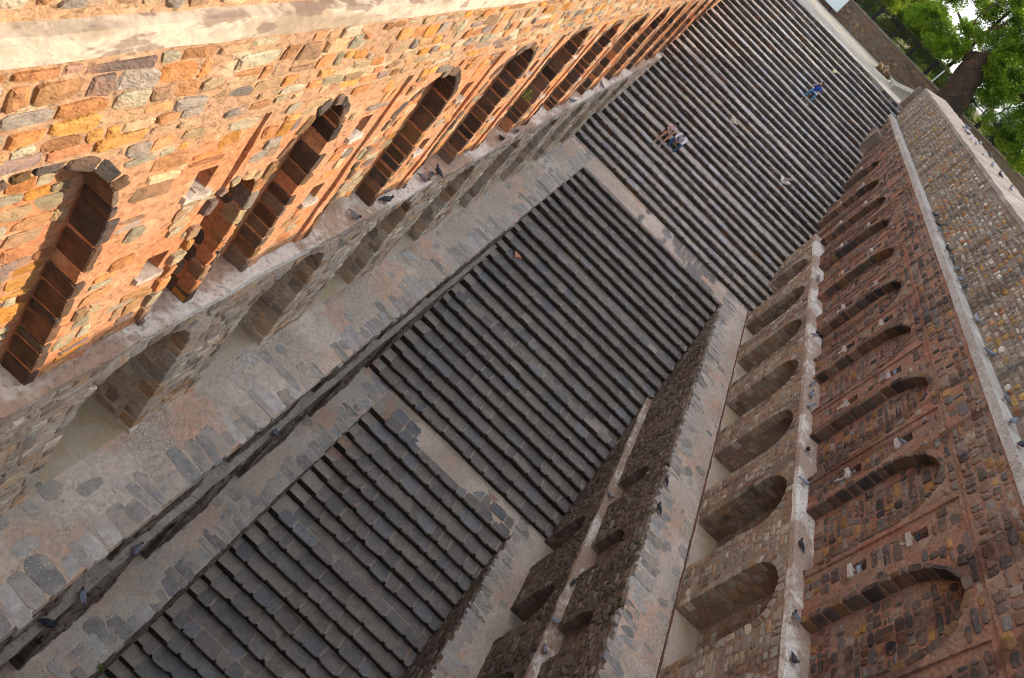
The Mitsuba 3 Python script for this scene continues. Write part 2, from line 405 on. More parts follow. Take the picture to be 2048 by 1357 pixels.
def side_wall(key, face, sgn, xa, xu, xs, xt, niche_c, arch_c, y0, y1, mats, seed, zs2=5.9, za2=7.2, nd=0.3, niche_hw=1.08, str_bot=Z_STR0, door=None, str_top=Z_STR1, y_arc1=36.2):
    """sgn = +1 where outward (into the masonry) is +x. Faces from bottom to top: arcade xa, niche panel xu, moulding xs, upper wall xt"""
    rng = np.random.default_rng(seed)
    back = lambda x, d: x + sgn * d
    B = Bin(key, 'stone', 'stonework', mats['stone'])
    V = Bin(key, 'arch_stone', 'arch_stonework', 'stone_jamb')
    A = Bin(key, 'arcade_stone', 'arcade_stonework', mats['arc_stone'])
    Cb = Bin(key, 'cobble', 'cobblework', mats['upper_stone'], 200)
    # --- arcade at walkway level
    hw, zs, za = 1.02, 2.5, 3.33
    arcs = [arch_pts(c, hw, -0.2, zs, za) for c in arch_c]
    holes = unary_union([Polygon(a) for a in arcs])
    add(f'{key}__arcade', panel(sbox(y0, -0.2, y_arc1, Z_LEDGE - 0.12).difference(holes), 0.86, face, xa, 0.28, 0.025, seed=seed), mats['arcade'], 40)
    add(f'{key}__arcade_back', panel(sbox(y0, -0.2, y_arc1, Z_LEDGE - 0.15), 0.2, face, back(xa, 0.83), 0.4, 0.03, seed=seed + 1), mats['arcade'], 40)
    ringbuf = unary_union([Polygon(a).buffer(0.26, join_style='mitre') for a in arcs])
    q = courses(y0, y_arc1, 0.02, Z_LEDGE - 0.16, rng, (0.13, 0.27), (0.18, 0.46), 0.05, 0.95, ringbuf)
    A.put(stones(q, rng.uniform(0.008, 0.03, len(q)), 0.05, rng), face, xa, rng)
    for a, c in zip(arcs, arch_c):
        q = ring_quads(a, 0.24, (0.14, 0.3), rng, 0.03, 0.015)
        A.put(stones(q, rng.uniform(0.012, 0.03, len(q)), 0.25, rng, cut=0.12, jit=0.03), face, xa, rng)
        # stones in the reveal that faces the camera and on the back of the bay
        qj = courses(0.0, 0.82, 0.0, zs, rng, (0.18, 0.34), (0.24, 0.5), 0.05, 0.92)
        u = back(xa, 0) + sgn * qj[..., 0]
        qj = np.stack([u, qj[..., 1]], -1)
        if sgn < 0: qj = qj[:, ::-1]
        A.put(stones(qj, rng.uniform(0.01, 0.03, len(qj)), 0.05, rng), 'F', c + hw, rng)
        qb = courses(c - hw, c + hw, 0, 3.1, rng, (0.14, 0.28), (0.2, 0.45), 0.05, 0.9, Polygon([(c - 9, -1), (c + 9, -1), (c + 9, 9), (c - 9, 9)]).difference(Polygon(a).buffer(-0.03)))
        A.put(stones(qb, rng.uniform(0.01, 0.03, len(qb)), 0.05, rng), face, back(xa, 0.83), rng)
    for i, c in enumerate(arch_c):
        a = np.linspace(0, 2 * math.pi, 18, endpoint=False)
        pc, pz = c + 1.81 + rng.normal(0, 0.12), rng.uniform(2.2, 2.6)
        if pc > y_arc1 - 0.5: continue
        pts = np.stack([pc + (0.07 + 0.025 * np.sin(3 * a + i)) * np.cos(a), pz + np.where(np.sin(a) > 0, 0.1, 0.55) * np.sin(a) * (1 + 0.2 * np.sin(5 * a + i))], 1)
        add(f'{key}__dropping_stain', panel(Polygon(pts).buffer(0), 0.06, face, xa - sgn * 0.014, 0.08, 0.010, 6, i), 'dropping_lime', 40)
    # --- ledge above the arcade
    lo, hi = sorted((xa - sgn * 0.03, back(xu, 0.5)))
    add(f'{key}__ledge', boxm(lo, hi, y0, y_arc1, Z_LEDGE - 0.14, Z_LEDGE, 0.16, 0.055, 1.6, seed + 2), mats['ledge'], 40)
    # --- niche panel
    zb, zs, za = Z_LEDGE - 0.1, zs2, za2
    niche_c = [c + rng.normal(0, 0.05) for c in niche_c]
    hws = [niche_hw * rng.uniform(0.94, 1.05) for c in niche_c]
    if door is not None: hws[2] = 0.55
    za_s = [za + rng.normal(0, 0.07) for c in niche_c]
    arcs = [arch_pts(c, h, zb if c < y_arc1 else min(zb, (c - 35.6) * 0.482 - 0.9), zs + (t - za), t) for c, h, t in zip(niche_c, hws, za_s)]
    pitch = np.diff(niche_c).mean()
    frames, boxes = [], []
    for c in list(niche_c) + [niche_c[-1] + pitch]:
        pc = c - pitch / 2 - (0.55 if c == 8.66 else 0)
        frames.append(sbox(pc - 0.5, zb, pc + 0.5, 7.42))
        boxes += [sbox(pc - 0.15, 6.3, pc + 0.17, 6.68), sbox(pc - 0.17, 4.92, pc + 0.15, 5.28)]
    fr, bxs = unary_union(frames), unary_union(boxes)
    holes = unary_union([Polygon(a) for a in arcs] + ([Polygon(door)] if door is not None else []))
    full = unary_union([sbox(y0, zb, y1, Z_LINE), sbox(y_arc1, -0.2, y1, zb + 0.1)])
    add(f'{key}__niche_wall', panel(full.difference(holes).difference(fr), nd + 0.02, face, xu, 0.25, 0.025, seed=seed + 3), mats['mortar'], 40)
    for f in frames:
        pf = f.intersection(full)
        if pf.area > 0.1: add(f'{key}__pier_panel', panel(pf.difference(bxs), 0.3, face, back(xu, 0.05), 0.25, 0.015, seed=seed + 4), mats['mortar'], 40)
    backp = full if door is None else full.difference(Polygon(door))
    add(f'{key}__niche_back', panel(backp, 0.12, face, back(xu, nd), 0.3, 0.02, seed=seed + 5), mats['mortar'], 40)
    ringbuf = unary_union([Polygon(a).buffer(0.13, join_style='mitre') for a in list(arcs) + ([door] if door is not None else [])] + [fr.boundary.buffer(0.05), bxs.buffer(0.04)])
    q = courses(y0, y1, zb + 0.1, Z_LINE - 0.05, rng, mats['hr'], mats['wr'], mats['gap'], 0.985, unary_union([ringbuf, fr]))
    q = np.concatenate([q, courses(y_arc1, 45, 0.0, zb + 0.1, rng, mats['hr'], mats['wr'], mats['gap'], 0.93, ringbuf)])
    B.put(stones(q, rng.uniform(0.006, mats['proud'], len(q)), 0.05, rng, jit=0.1), face, xu, rng)
    q = np.concatenate([courses(f.bounds[0] + 0.03, f.bounds[2] - 0.03, zb + 0.1, 7.38, rng, mats['hr'], mats['wr'], mats['gap'], 0.93, bxs.buffer(0.05)) for f in frames])
    B.put(stones(q, rng.uniform(0.01, 0.03, len(q)), 0.05, rng), face, back(xu, 0.05), rng)
    if door is not None:
        dp = Polygon(door)
        add(f'{key}__doorway_reveal', panel(dp.buffer(0.35).difference(dp), 1.1, face, back(xu, nd - 0.05), 0.25, 0.03, seed=seed + 12), mats['mortar'], 40)
        add(f'{key}__doorway_back', panel(dp.buffer(0.3), 0.2, face, back(xu, 1.4), 0.4, 0.02, seed=seed + 13), mats['mortar'], 40)
        qj = courses(0.05, 1.1, Z_LEDGE, 6.0, rng, (0.16, 0.34), (0.2, 0.5), 0.05, 0.96)
        qj = np.stack([back(xu, 0) + sgn * qj[..., 0], qj[..., 1]], -1)
        if sgn < 0: qj = qj[:, ::-1]
        V.put(stones(qj, rng.uniform(0.015, 0.05, len(qj)), 0.05, rng, jit=0.1), 'F', door[0, 0], rng)
        q = ring_quads(door, 0.14, (0.15, 0.36), rng, 0.045, 0.02, lenvar=0.6)
        B.put(stones(q, rng.uniform(0.012, 0.03, len(q)), 0.2, rng, cut=0.2, jit=0.09), face, xu, rng)
    for a, c in zip(arcs, niche_c):
        q = ring_quads(a, 0.13, (0.15, 0.42), rng, 0.032, 0.02, lenvar=0.6)
        V.put(stones(q, rng.uniform(0.012, 0.035, len(q)), nd - 0.03, rng, cut=0.2, jit=0.09), face, xu, rng)
        av = Polygon([(c - 9, -1), (c + 9, -1), (c + 9, 9), (c - 9, 9)]).difference(Polygon(a).buffer(0.02))
        if door is not None: av = unary_union([av, Polygon(door).buffer(0.06)])
        q = courses(c - niche_hw, c + niche_hw, zb + 0.1, za + 0.1, rng, mats['hr'], mats['wr'], mats['gap'], 0.96, av)
        B.put(stones(q, rng.uniform(0.008, 0.03, len(q)), 0.05, rng, jit=0.1), face, back(xu, nd), rng)
    for i, b in enumerate(boxes):
        b0, z0, b1, z1 = b.bounds
        lo, hi = sorted((back(xu, 0.0), back(xu, 0.36)))
        m = boxm(lo, hi, b0 - 0.05, b1 + 0.05, z0 - 0.07, z0 + 0.02, 0.08, 0.02, 5, i)
        add(f'{key}__bird_hole_sill', m, 'dropping_lime', 40)
        if rng.random() < 0.75:
            a = np.linspace(0, 2 * math.pi, 22, endpoint=False)
            hgt = rng.uniform(0.2, 0.42)
            pts = np.stack([(b0 + b1) / 2 + (0.09 + 0.02 * np.sin(3 * a + i)) * np.cos(a), z0 - 0.04 + np.where(np.sin(a) > 0, 0.08, hgt) * np.sin(a) * (1 + 0.15 * np.sin(5 * a + i))], 1)
            add(f'{key}__dropping_stain', panel(Polygon(pts).buffer(0), 0.06, face, back(xu, 0.05 - 0.016), 0.08, 0.010, 6, i), 'dropping_lime', 40)
    # --- band, moulding, upper wall, coping
    add(f'{key}__band', panel(sbox(y0, Z_LINE, y1, str_bot), 0.5, face, back(xu, -0.05), 0.28, 0.02, seed=seed + 6), mats['mortar'], 40)
    q = courses(y0, y1, Z_LINE + 0.03, str_bot - 0.02, rng, mats['hr'], mats['wr'], mats['gap'] + 0.01, 0.9)
    B.put(stones(q, rng.uniform(0.006, mats['proud'], len(q)), 0.05, rng, jit=0.1), face, back(xu, -0.05), rng)
    lo, hi = sorted((xs, back(xt, 0.4)))
    add(f'{key}__moulding', boxm(lo, hi, y0, y1, str_bot, str_top, 0.14, 0.02, 1.8, seed + 7), mats['string'], 40)
    add(f'{key}__upper_wall', panel(sbox(y0, str_top - 0.05, y1, Z_TOP - 0.14), 0.7, face, xt, 0.3, 0.03, seed=seed + 8), mats['upper'], 40)
    q = courses(y0, y1, str_top + 0.05, Z_TOP - 0.2, rng, (0.10, 0.2), (0.13, 0.36), 0.045, 0.95, wobble=0.12)
    Cb.put(stones(q, rng.uniform(0.015, 0.05, len(q)), 0.05, rng, cut=0.42, bevel=0.03), face, xt, rng)
    lo, hi = sorted((back(xt, -0.04), back(xt, 1.35)))
    cm = boxm(lo, hi, y0, y1, Z_TOP - 0.14, Z_TOP, 0.25, 0.03, 2, seed + 9)
    far = np.abs(cm.vertices[:, 0] - back(xt, -0.04))
    cm.vertices[:, 2] += np.where(cm.vertices[:, 2] > Z_TOP - 0.07, 0.2 * far, 0)
    add(f'{key}__coping', cm, mats['coping'], 40)
    return frames, boxes


scene['moulding_lime'] = rough(mortar_fn((0.30, 0.27, 0.25), (0.36, 0.34, 0.32), (0.14, 0.12, 0.1), (0.5, 0.48, 0.44)))
scene['coping_lime'] = rough(mortar_fn((0.20, 0.165, 0.14), (0.25, 0.215, 0.19), (0.1, 0.08, 0.07), (0.36, 0.33, 0.3)))
LM = dict(arc_stone='stone_pale', stone='stone_left', upper_stone='stone_left', arcade='mortar_pale', ledge='ledge_lime', mortar='mortar_left', string='string_lime', upper='mortar_left', coping='coping_lime',
          hr=(0.12, 0.27), wr=(0.16, 0.5), gap=0.03, proud=0.034)
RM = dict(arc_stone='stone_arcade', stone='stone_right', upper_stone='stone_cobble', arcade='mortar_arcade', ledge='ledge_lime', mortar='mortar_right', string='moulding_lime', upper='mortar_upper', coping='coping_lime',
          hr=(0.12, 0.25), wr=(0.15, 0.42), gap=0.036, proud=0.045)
XLA, XLU, XRA, XRU = -2.96, -3.13, 8.56, 8.88
NL = [12 * (0.362 + 0.316 * k) for k in range(-1, 12)]
NR = [12 * (1.02 + 0.305 * k) for k in range(-2, 10)]
AL = [12 * (0.705 + 0.299 * k) - 1.02 for k in range(-1, 9)]
AR = [12 * (1.293 + 0.302 * k) - 1.02 for k in range(-2, 7)]
DOOR = arch_pts(7.5, 0.38, Z_LEDGE - 0.2, 5.85, 6.32)
NL[2] = 8.66
labels['left_wall'] = {'label': 'tall orange rubble stone wall lit by the sun, with rows of arched niches', 'category': 'stone wall', 'kind': 'thing'}
labels['right_wall'] = {'label': 'tall reddish brown rubble stone wall in shade, with arched niches and perching pigeons', 'category': 'stone wall', 'kind': 'thing'}
LF, LB = side_wall('left_wall', 'L', -1, XLA, XLU, -3.05, -3.17, NL, AL, 0.6, 58.0, LM, 11, zs2=6.3, za2=7.3, nd=0.36, door=DOOR, str_bot=8.62, str_top=8.86, y_arc1=43.6)
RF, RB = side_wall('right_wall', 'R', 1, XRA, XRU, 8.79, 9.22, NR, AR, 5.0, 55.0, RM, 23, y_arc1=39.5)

# ---------------------------------------------------------------- walkways (two levels, left and right)
Z2, Z1 = 0.0, -5.76
E2L, E2R, E1L, E1R = -1.54, 7.03, -0.56, 5.6
Y2, Y1 = 33.4, 19.3            # where the walkways meet the landings


def walkway(key, x0, x1, edge, sgn, y0, y1, z, seed, thick=0.35):
    """edge: the x of the free edge; sgn +1 where the edge is the high-x side"""
    rng = np.random.default_rng(seed)
    if sgn > 0: x1 -= 0.05
    else: x0 += 0.12
    add(f'{key}__paving', boxm(x0, x1, y0, y1, z - thick, z, 0.3, 0.018, 1.6, seed), 'walk_plaster', 40)
    E = Bin(key, 'edge_stone', 'edge_stonework', 'stone_walk')
    n = int((y1 - y0) / 0.10)
    w = rng.uniform(0.14, 0.36, n) if sgn > 0 else rng.uniform(0.12, 0.30, n); e = y0 + np.cumsum(w); e = e[e < y1]
    a, b = e[:-1] + 0.006, e[1:] - 0.006
    m = len(a)
    l = rng.uniform(0.35, 0.8, m); o = rng.normal(-0.035, 0.022, m) if sgn > 0 else rng.normal(-0.05, 0.05, m)
    sl = rng.normal(0.05, 0.05, m)
    u0, u1 = (edge - l, edge + o) if sgn > 0 else (edge - o, edge + l)
    q = np.stack([np.stack([u0, a + sl], -1), np.stack([u1, a], -1), np.stack([u1, b], -1), np.stack([u0, b + sl], -1)], 1)
    E.put(stones(q, rng.uniform(0.002, 0.014, m), 0.14, rng, cut=0.22 if sgn > 0 else 0.3, jit=0.09, tilt=0.015), 'T', z, rng)
    # a few paving stones showing through the plaster
    k = int((y1 - y0) * 1.6)
    c = np.stack([rng.uniform(min(x0, x1) + 0.3, max(x0, x1) - 0.5, k), rng.uniform(y0, y1, k)], -1)
    s = rng.uniform(0.08, 0.22, (k, 2))
    E.put(stones(rect_quads(c[:, 0] - s[:, 0], c[:, 0] + s[:, 0], c[:, 1] - s[:, 1], c[:, 1] + s[:, 1]), rng.uniform(0.004, 0.014, k), 0.05, rng, cut=0.42, tilt=0.01), 'T', z, rng)


def struct(key): labels[key] = {'kind': 'structure'}


for k, a in (('walkway', (-3.9, E2L, E2L, 1, -0.5, Y2 + 2.5, Z2, 31)), ('walkway_001', (E2R, 9.5, E2R, -1, 6.0, Y2 + 2.5, Z2, 32)),
             ('walkway_002', (-3.5, E1L, E1L, 1, -0.5, Y1 + 1.6, Z1, 33)), ('walkway_003', (E1R, 8.7, E1R, -1, 6.0, Y1 + 1.6, Z1, 34))):
    struct(k); walkway(k, *a)
# dark crack where the right walkways meet the wall
add('walkway_001__gutter', boxm(XRA - 0.09, XRA - 0.03, 6, 36, -0.1, 0.022, 0.12, 0.02, 4, 8), 'gutter_dark', 40)
scene['gutter_dark'] = rough(mortar_fn((0.16, 0.08, 0.055), (0.12, 0.07, 0.05), (0.05, 0.035, 0.03), (0.2, 0.12, 0.09)))
# floors of the arched bays
for i, (x0, x1, z) in enumerate(((-3.85, XLA - 0.02, Z2), (XRA + 0.02, 9.45, Z2))):
    add(f'walkway{"_001" if i else ""}__bay_floor', boxm(x0, x1, 0.7 if i == 0 else 6, 44, z - 0.2, z + 0.012, 0.4, 0.006, 2, 5), 'niche_floor', 40)

# ---------------------------------------------------------------- lower side walls (below the walkway, arches on the lower walkway)
def low_wall(key, face, sgn, xl, xh, y0, y1, centres, seed):
    rng = np.random.default_rng(seed)
    back = lambda x, d: x + sgn * d
    B = Bin(key, 'stone', 'stonework', 'stone_low', 250)
    V = Bin(key, 'arch_stone', 'arch_stonework', 'stone_low', 150)
    zm = -2.66
    arcs = [arch_pts(c, 0.66, Z1 - 0.2, -4.2, -3.4) for c in centres]
    holes = unary_union([Polygon(a) for a in arcs])
    add(f'{key}__arcade', panel(sbox(y0, Z1 - 0.2, y1, zm - 0.1).difference(holes), 0.7, face, xl, 0.28, 0.025, seed=seed), 'mortar_low', 40)
    add(f'{key}__arcade_back', panel(sbox(y0, Z1 - 0.2, y1, zm - 0.1), 0.2, face, back(xl, 1.5), 0.5, 0.03, seed=seed + 1), 'mortar_low', 40)
    lo, hi = sorted((xl - sgn * 0.05, back(xh, 0.4)))
    add(f'{key}__ledge', boxm(lo, hi, y0, y1, zm - 0.12, zm, 0.2, 0.03, 2.5, seed + 2), 'ledge_lime' if sgn > 0 else 'moulding_lime', 40)
    nc = [c + 1.1 for c in centres]
    narcs = [arch_pts(c, 0.62, zm - 0.1, -1.75, -1.05) for c in nc]
    nh = unary_union([Polygon(a) for a in narcs])
    add(f'{key}__niche_wall', panel(sbox(y0, zm - 0.1, y1, -0.1).difference(nh), 0.3, face, xh, 0.28, 0.025, seed=seed + 3), 'mortar_low', 40)
    add(f'{key}__niche_back', panel(sbox(y0, zm - 0.1, y1, -0.1), 0.2, face, back(xh, 0.28), 0.5, 0.02, seed=seed + 4), 'mortar_low', 40)
    rb = unary_union([Polygon(a).buffer(0.2, join_style='mitre') for a in arcs])
    q = courses(y0, y1, Z1 + 0.02, zm - 0.14, rng, (0.11, 0.22), (0.16, 0.42), 0.04, 0.96, rb)
    B.put(stones(q, rng.uniform(0.015, 0.05, len(q)), 0.05, rng), face, xl, rng)
    rb = unary_union([Polygon(a).buffer(0.2, join_style='mitre') for a in narcs])
    q = courses(y0, y1, zm + 0.03, -0.17, rng, (0.11, 0.22), (0.16, 0.42), 0.04, 0.96, rb)
    B.put(stones(q, rng.uniform(0.015, 0.05, len(q)), 0.05, rng), face, xh, rng)
    for a in arcs:
        q = ring_quads(a, 0.2, (0.14, 0.28), rng, 0.025, 0.015)
        V.put(stones(q, rng.uniform(0.012, 0.04, len(q)), 0.2, rng, cut=0.12, jit=0.03), face, xl, rng)
    for a, c in zip(narcs, nc):
        q = ring_quads(a, 0.2, (0.14, 0.28), rng, 0.025, 0.015)
        V.put(stones(q, rng.uniform(0.012, 0.04, len(q)), 0.24, rng, cut=0.12, jit=0.03), face, xh, rng)
        q = courses(c - 0.6, c + 0.6, zm + 0.05, -1.1, rng, (0.12, 0.24), (0.16, 0.4), 0.04, 0.9, Polygon([(c - 9, -9), (c + 9, -9), (c + 9, 9), (c - 9, 9)]).difference(Polygon(a).buffer(-0.04)))
        B.put(stones(q, 0.02, 0.05, rng), face, back(xh, 0.28), rng)


LOWC = [12 * (1.655 - 0.28 * k) for k in range(5)]
labels['lower_right_wall'] = {'label': 'dark lower stone wall with arches and a pale ledge, below the right walkway', 'category': 'stone wall', 'kind': 'thing'}
labels['lower_left_wall'] = {'label': 'narrow sliver of lower stone wall showing beneath the edge of the left walkway', 'category': 'stone wall', 'kind': 'thing'}
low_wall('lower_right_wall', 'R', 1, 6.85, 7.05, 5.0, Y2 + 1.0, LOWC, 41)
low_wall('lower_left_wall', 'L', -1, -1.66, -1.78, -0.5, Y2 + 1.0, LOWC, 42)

# retaining faces below the lower walkway, beside the deepest flight
for i, (face, x) in enumerate((('L', E1L - 0.05), ('R', E1R + 0.05))):
    key = ('lower_left_wall', 'lower_right_wall')[i]
    rng = np.random.default_rng(50 + i)
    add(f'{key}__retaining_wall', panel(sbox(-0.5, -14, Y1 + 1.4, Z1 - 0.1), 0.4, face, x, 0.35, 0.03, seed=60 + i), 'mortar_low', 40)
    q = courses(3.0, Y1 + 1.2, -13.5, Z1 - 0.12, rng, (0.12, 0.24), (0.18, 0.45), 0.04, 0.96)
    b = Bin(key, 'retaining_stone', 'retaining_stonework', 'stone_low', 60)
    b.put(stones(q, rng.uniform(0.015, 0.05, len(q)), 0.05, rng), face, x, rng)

# ---------------------------------------------------------------- the staircase
struct('staircase')
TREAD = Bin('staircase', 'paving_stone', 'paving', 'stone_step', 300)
RISER = Bin('staircase', 'riser_stone', 'riser_stonework', 'stone_riser_shaded', 200)
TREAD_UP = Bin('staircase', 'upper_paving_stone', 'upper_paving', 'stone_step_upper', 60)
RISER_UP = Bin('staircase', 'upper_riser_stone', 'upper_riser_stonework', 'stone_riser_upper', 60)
srng = np.random.default_rng(77)
step_n = 0


def one_step(x0, x1, ya, yb, z0, z1, upper=False):
    """riser at ya from z0 up to z1, tread from ya to yb"""
    global step_n
    rng = srng
    sid = step_n

    def warp(w):
        w = np.array(w, float)
        q = np.stack([w[..., 0] * 0.45, 0 * w[..., 0] + sid * 3.7, 0 * w[..., 0]], -1)
        w[..., 1] += 0.11 * (meshkit.fbm(q, 2, 5) - 0.5)
        w[..., 2] += 0.07 * (meshkit.fbm(q + 50, 2, 6) - 0.5)
        return w
    key = 'staircase__step' + (f'_{step_n:03d}' if step_n else ''); step_n += 1
    bm = boxm(x0, x1, ya + 0.03, yb + 0.25, z0 - 0.6, z1 - 0.012, 0.5, 0.012, 1.5, step_n); bm.vertices = warp(bm.vertices)
    scene[key] = mikit.ply(bm, 'step_bed', smooth=40)
    rows = 1 if yb - ya < 0.62 else 2
    ys = np.linspace(ya - 0.045, yb + 0.06, rows + 1)
    for r in range(rows):
        n = int((x1 - x0) / 0.3) + 2
        w = rng.uniform(0.3, 0.85, n); e = x0 - rng.uniform(0, 0.3) + np.cumsum(w)
        a, b = np.maximum(e[:-1], x0), np.minimum(e[1:], x1)
        ok = (b - a > 0.1) & (rng.random(n - 1) < 0.985); a, b = a[ok], b[ok]
        m = len(a); g = rng.uniform(0.008, 0.024, (2, m)); sl = rng.normal(0, 0.035, (2, m))
        f0 = ys[r] + (rng.normal(0, 0.011, (2, m)) if r == 0 else rng.uniform(0.01, 0.03, (2, m)))
        f1 = ys[r + 1] - rng.uniform(0, 0.03, (2, m))
        q = np.stack([np.stack([a + g[0], f0[0]], -1), np.stack([b - g[1], f0[1]], -1), np.stack([b - g[1] + sl[1], f1[0]], -1), np.stack([a + g[0] + sl[0], f1[1]], -1)], 1)
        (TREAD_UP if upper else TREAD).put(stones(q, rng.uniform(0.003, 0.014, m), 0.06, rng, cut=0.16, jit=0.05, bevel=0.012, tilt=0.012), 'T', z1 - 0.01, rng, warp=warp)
    n = int((x1 - x0) / 0.2) + 2
    w = rng.uniform(0.16, 0.55, n); e = x0 - rng.uniform(0, 0.2) + np.cumsum(w)
    a, b = np.maximum(e[:-1], x0), np.minimum(e[1:], x1)
    ok = (b - a > 0.08) & (rng.random(n - 1) < 0.93); a, b = a[ok], b[ok]; m = len(a)
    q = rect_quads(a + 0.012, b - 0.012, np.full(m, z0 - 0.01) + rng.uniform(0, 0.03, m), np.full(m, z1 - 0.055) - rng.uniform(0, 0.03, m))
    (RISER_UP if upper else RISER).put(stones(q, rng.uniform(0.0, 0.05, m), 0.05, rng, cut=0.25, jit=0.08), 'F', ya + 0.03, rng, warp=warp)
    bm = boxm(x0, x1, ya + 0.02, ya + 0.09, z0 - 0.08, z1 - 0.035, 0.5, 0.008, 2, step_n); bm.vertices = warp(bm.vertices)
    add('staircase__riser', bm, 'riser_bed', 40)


# deepest flight, going down towards the camera from the lower walkway
Y3 = [12 * v for v in (1.608, 1.566, 1.523, 1.481, 1.442, 1.405, 1.363, 1.328, 1.267, 1.227, 1.192, 1.154, 1.115, 1.078, 1.041, 0.975, 0.942, 0.909, 0.872, 0.843, 0.805, 0.77, 0.73, 0.69, 0.65)]
dz3 = 0.2225
for i in range(len(Y3)):
    one_step(E1L - 0.02, E1R + 0.02, Y3[i], Y3[i - 1] if i else Y1 + 0.9, Z1 - dz3 * (i + 1), Z1 - dz3 * i)
zb3 = Z1 - dz3 * len(Y3)
add('staircase__lower_floor', boxm(E1L - 0.02, E1R + 0.02, -1, Y3[-1] + 0.1, zb3 - 0.5, zb3, 0.6, 0.02), 'step_bed', 40)
# middle flight
Yb = [20.66, 21.14, 21.66, 22.13, 22.64, 23.15, 23.65, 24.12, 24.61, 25.34, 25.91, 26.42, 26.91, 27.5, 28.01, 28.6, 29.06, 29.85, 30.35, 30.82, 31.24, 31.89, 32.43, 32.87, 33.45]
dz2 = -Z1 / 25
for i, y in enumerate(Yb):
    one_step(-1.78 if True else 0, 6.98, y, Yb[i + 1] if i < 24 else Y2 + 2.3, Z1 + dz2 * i, Z1 + dz2 * (i + 1))
# top flight
NT, ZT = 37, 9.31
y = 35.64
YT = [y]
for i in range(NT - 1):
    y += 0.80 if i in (3, 7, 17, 24, 30) else 0.499 + float(srng.normal(0, 0.025))
    YT.append(y)
for i, y in enumerate(YT):
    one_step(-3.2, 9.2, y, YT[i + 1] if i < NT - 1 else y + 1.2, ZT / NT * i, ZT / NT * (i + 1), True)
# the landings across, level with the walkways
add('walkway__landing', boxm(E2L - 0.1, E2R + 0.1, Y2 + 0.25, 35.7, Z2 - 0.3, Z2 - 0.001, 0.3, 0.015, 1.6, 3), 'walk_plaster', 40)
add('walkway_002__landing', boxm(E1L - 0.1, E1R + 0.1, Y1 + 0.25, 20.75, Z1 - 0.3, Z1 - 0.001, 0.3, 0.015, 1.6, 4), 'walk_plaster', 40)

# ---------------------------------------------------------------- top landing, ground, the platform under the camera with an added block against sky light
struct('landing')
lm = boxm(-4, 11.6, YT[-1] + 0.02, 68.0, 8.9, ZT, 0.6, 0.015, 1, 6)
lm.vertices[:, 2] += np.where(lm.vertices[:, 2] > 9.1, np.clip(lm.vertices[:, 1] - 57, 0, 11) * 0.026, 0)
add('landing', lm, 'landing_dust', 40)
struct('ground')
add('ground', [boxm(-400, -3.95, -300, 500, 9.0, 9.6), boxm(10.6, 400, -300, 500, 9.0, 9.6), boxm(-3.95, 10.6, 68.3, 500, 9.0, 9.61), boxm(-3.95, 10.6, -300, -6, 9.0, 9.59), boxm(-9, -4.12, -9, 69, -16, 8.99), boxm(10.7, 15, -9, 69, -16, 8.99)], 'earth')
struct('terrace_sky_block')
add('terrace_sky_block', [boxm(-4.1, 10.5, -3.0, -0.6, -14, 10.6), boxm(-4.1, 10.5, -9, -3.0, -14, 16.0)], 'mortar_arcade')  # the taller rear block is unseen, added to cut sky light on the near steps

# end of the right wall: its return face at the top of the steps
rng = np.random.default_rng(90)
eb = Bin('right_wall', 'end_stone', 'end_stonework', 'stone_right', 60)
add('right_wall__end_face', panel(sbox(8.9, 8.5, 10.55, 10.75), 0.3, 'F', 55.0 - 0.02 + 0.1, 0.3, 0.03, seed=91), 'mortar_upper', 40)

# ---------------------------------------------------------------- boundary wall with the iron fence
labels['boundary_wall'] = {'label': 'low brown rubble wall across the top of the steps, under the iron fence', 'category': 'stone wall', 'kind': 'thing'}
add('boundary_wall__masonry', panel(sbox(-4.0, 9.3, 34, 11.12), 0.45, 'F', 67.85, 0.35, 0.03, seed=92), 'mortar_boundary', 40)
bb = Bin('boundary_wall', 'stone', 'stonework', 'stone_boundary', 200)
q = courses(-1, 16, 9.65, 11.05, rng, (0.11, 0.24), (0.14, 0.42), 0.05, 0.9)
bb.put(stones(q, rng.uniform(0.02, 0.07, len(q)), 0.05, rng, cut=0.4), 'F', 67.85, rng)
add('boundary_wall__coping', boxm(-4.0, 34, 67.78, 68.36, 11.1, 11.2, 0.3, 0.02, 2, 7), 'coping_lime', 40)

labels['iron_fence'] = {'label': 'black iron railing with pointed bars on top of the low boundary wall', 'category': 'fence', 'kind': 'thing'}
PX = [-0.7 + 1.86 * k for k in range(18)]
for x in PX:
    add('iron_fence__post', [boxm(x - 0.13, x + 0.13, 67.92, 68.14, 11.15, 12.3), boxm(x - 0.16, x + 0.16, 67.9, 68.16, 12.28, 12.36)], 'iron')
for z in (11.38, 12.2):
    add('iron_fence__rail', boxm(PX[0], PX[-1], 68.0, 68.07, z - 0.035, z + 0.035), 'iron')
bars = []
for i in range(int((PX[-1] - PX[0]) / 0.125)):
    x = PX[0] + 0.125 * (i + 0.5)
    bars.append(boxm(x - 0.02, x + 0.02, 68.015, 68.055, 11.2, 12.42))
    tip = trimesh.creation.cone(radius=0.03, height=0.12, sections=4); tip.apply_translation([x, 68.035, 12.42]); bars.append(tip)
add('iron_fence__bars', bars, 'iron'); labels['iron_fence__bars'] = {'kind': 'stuff'}

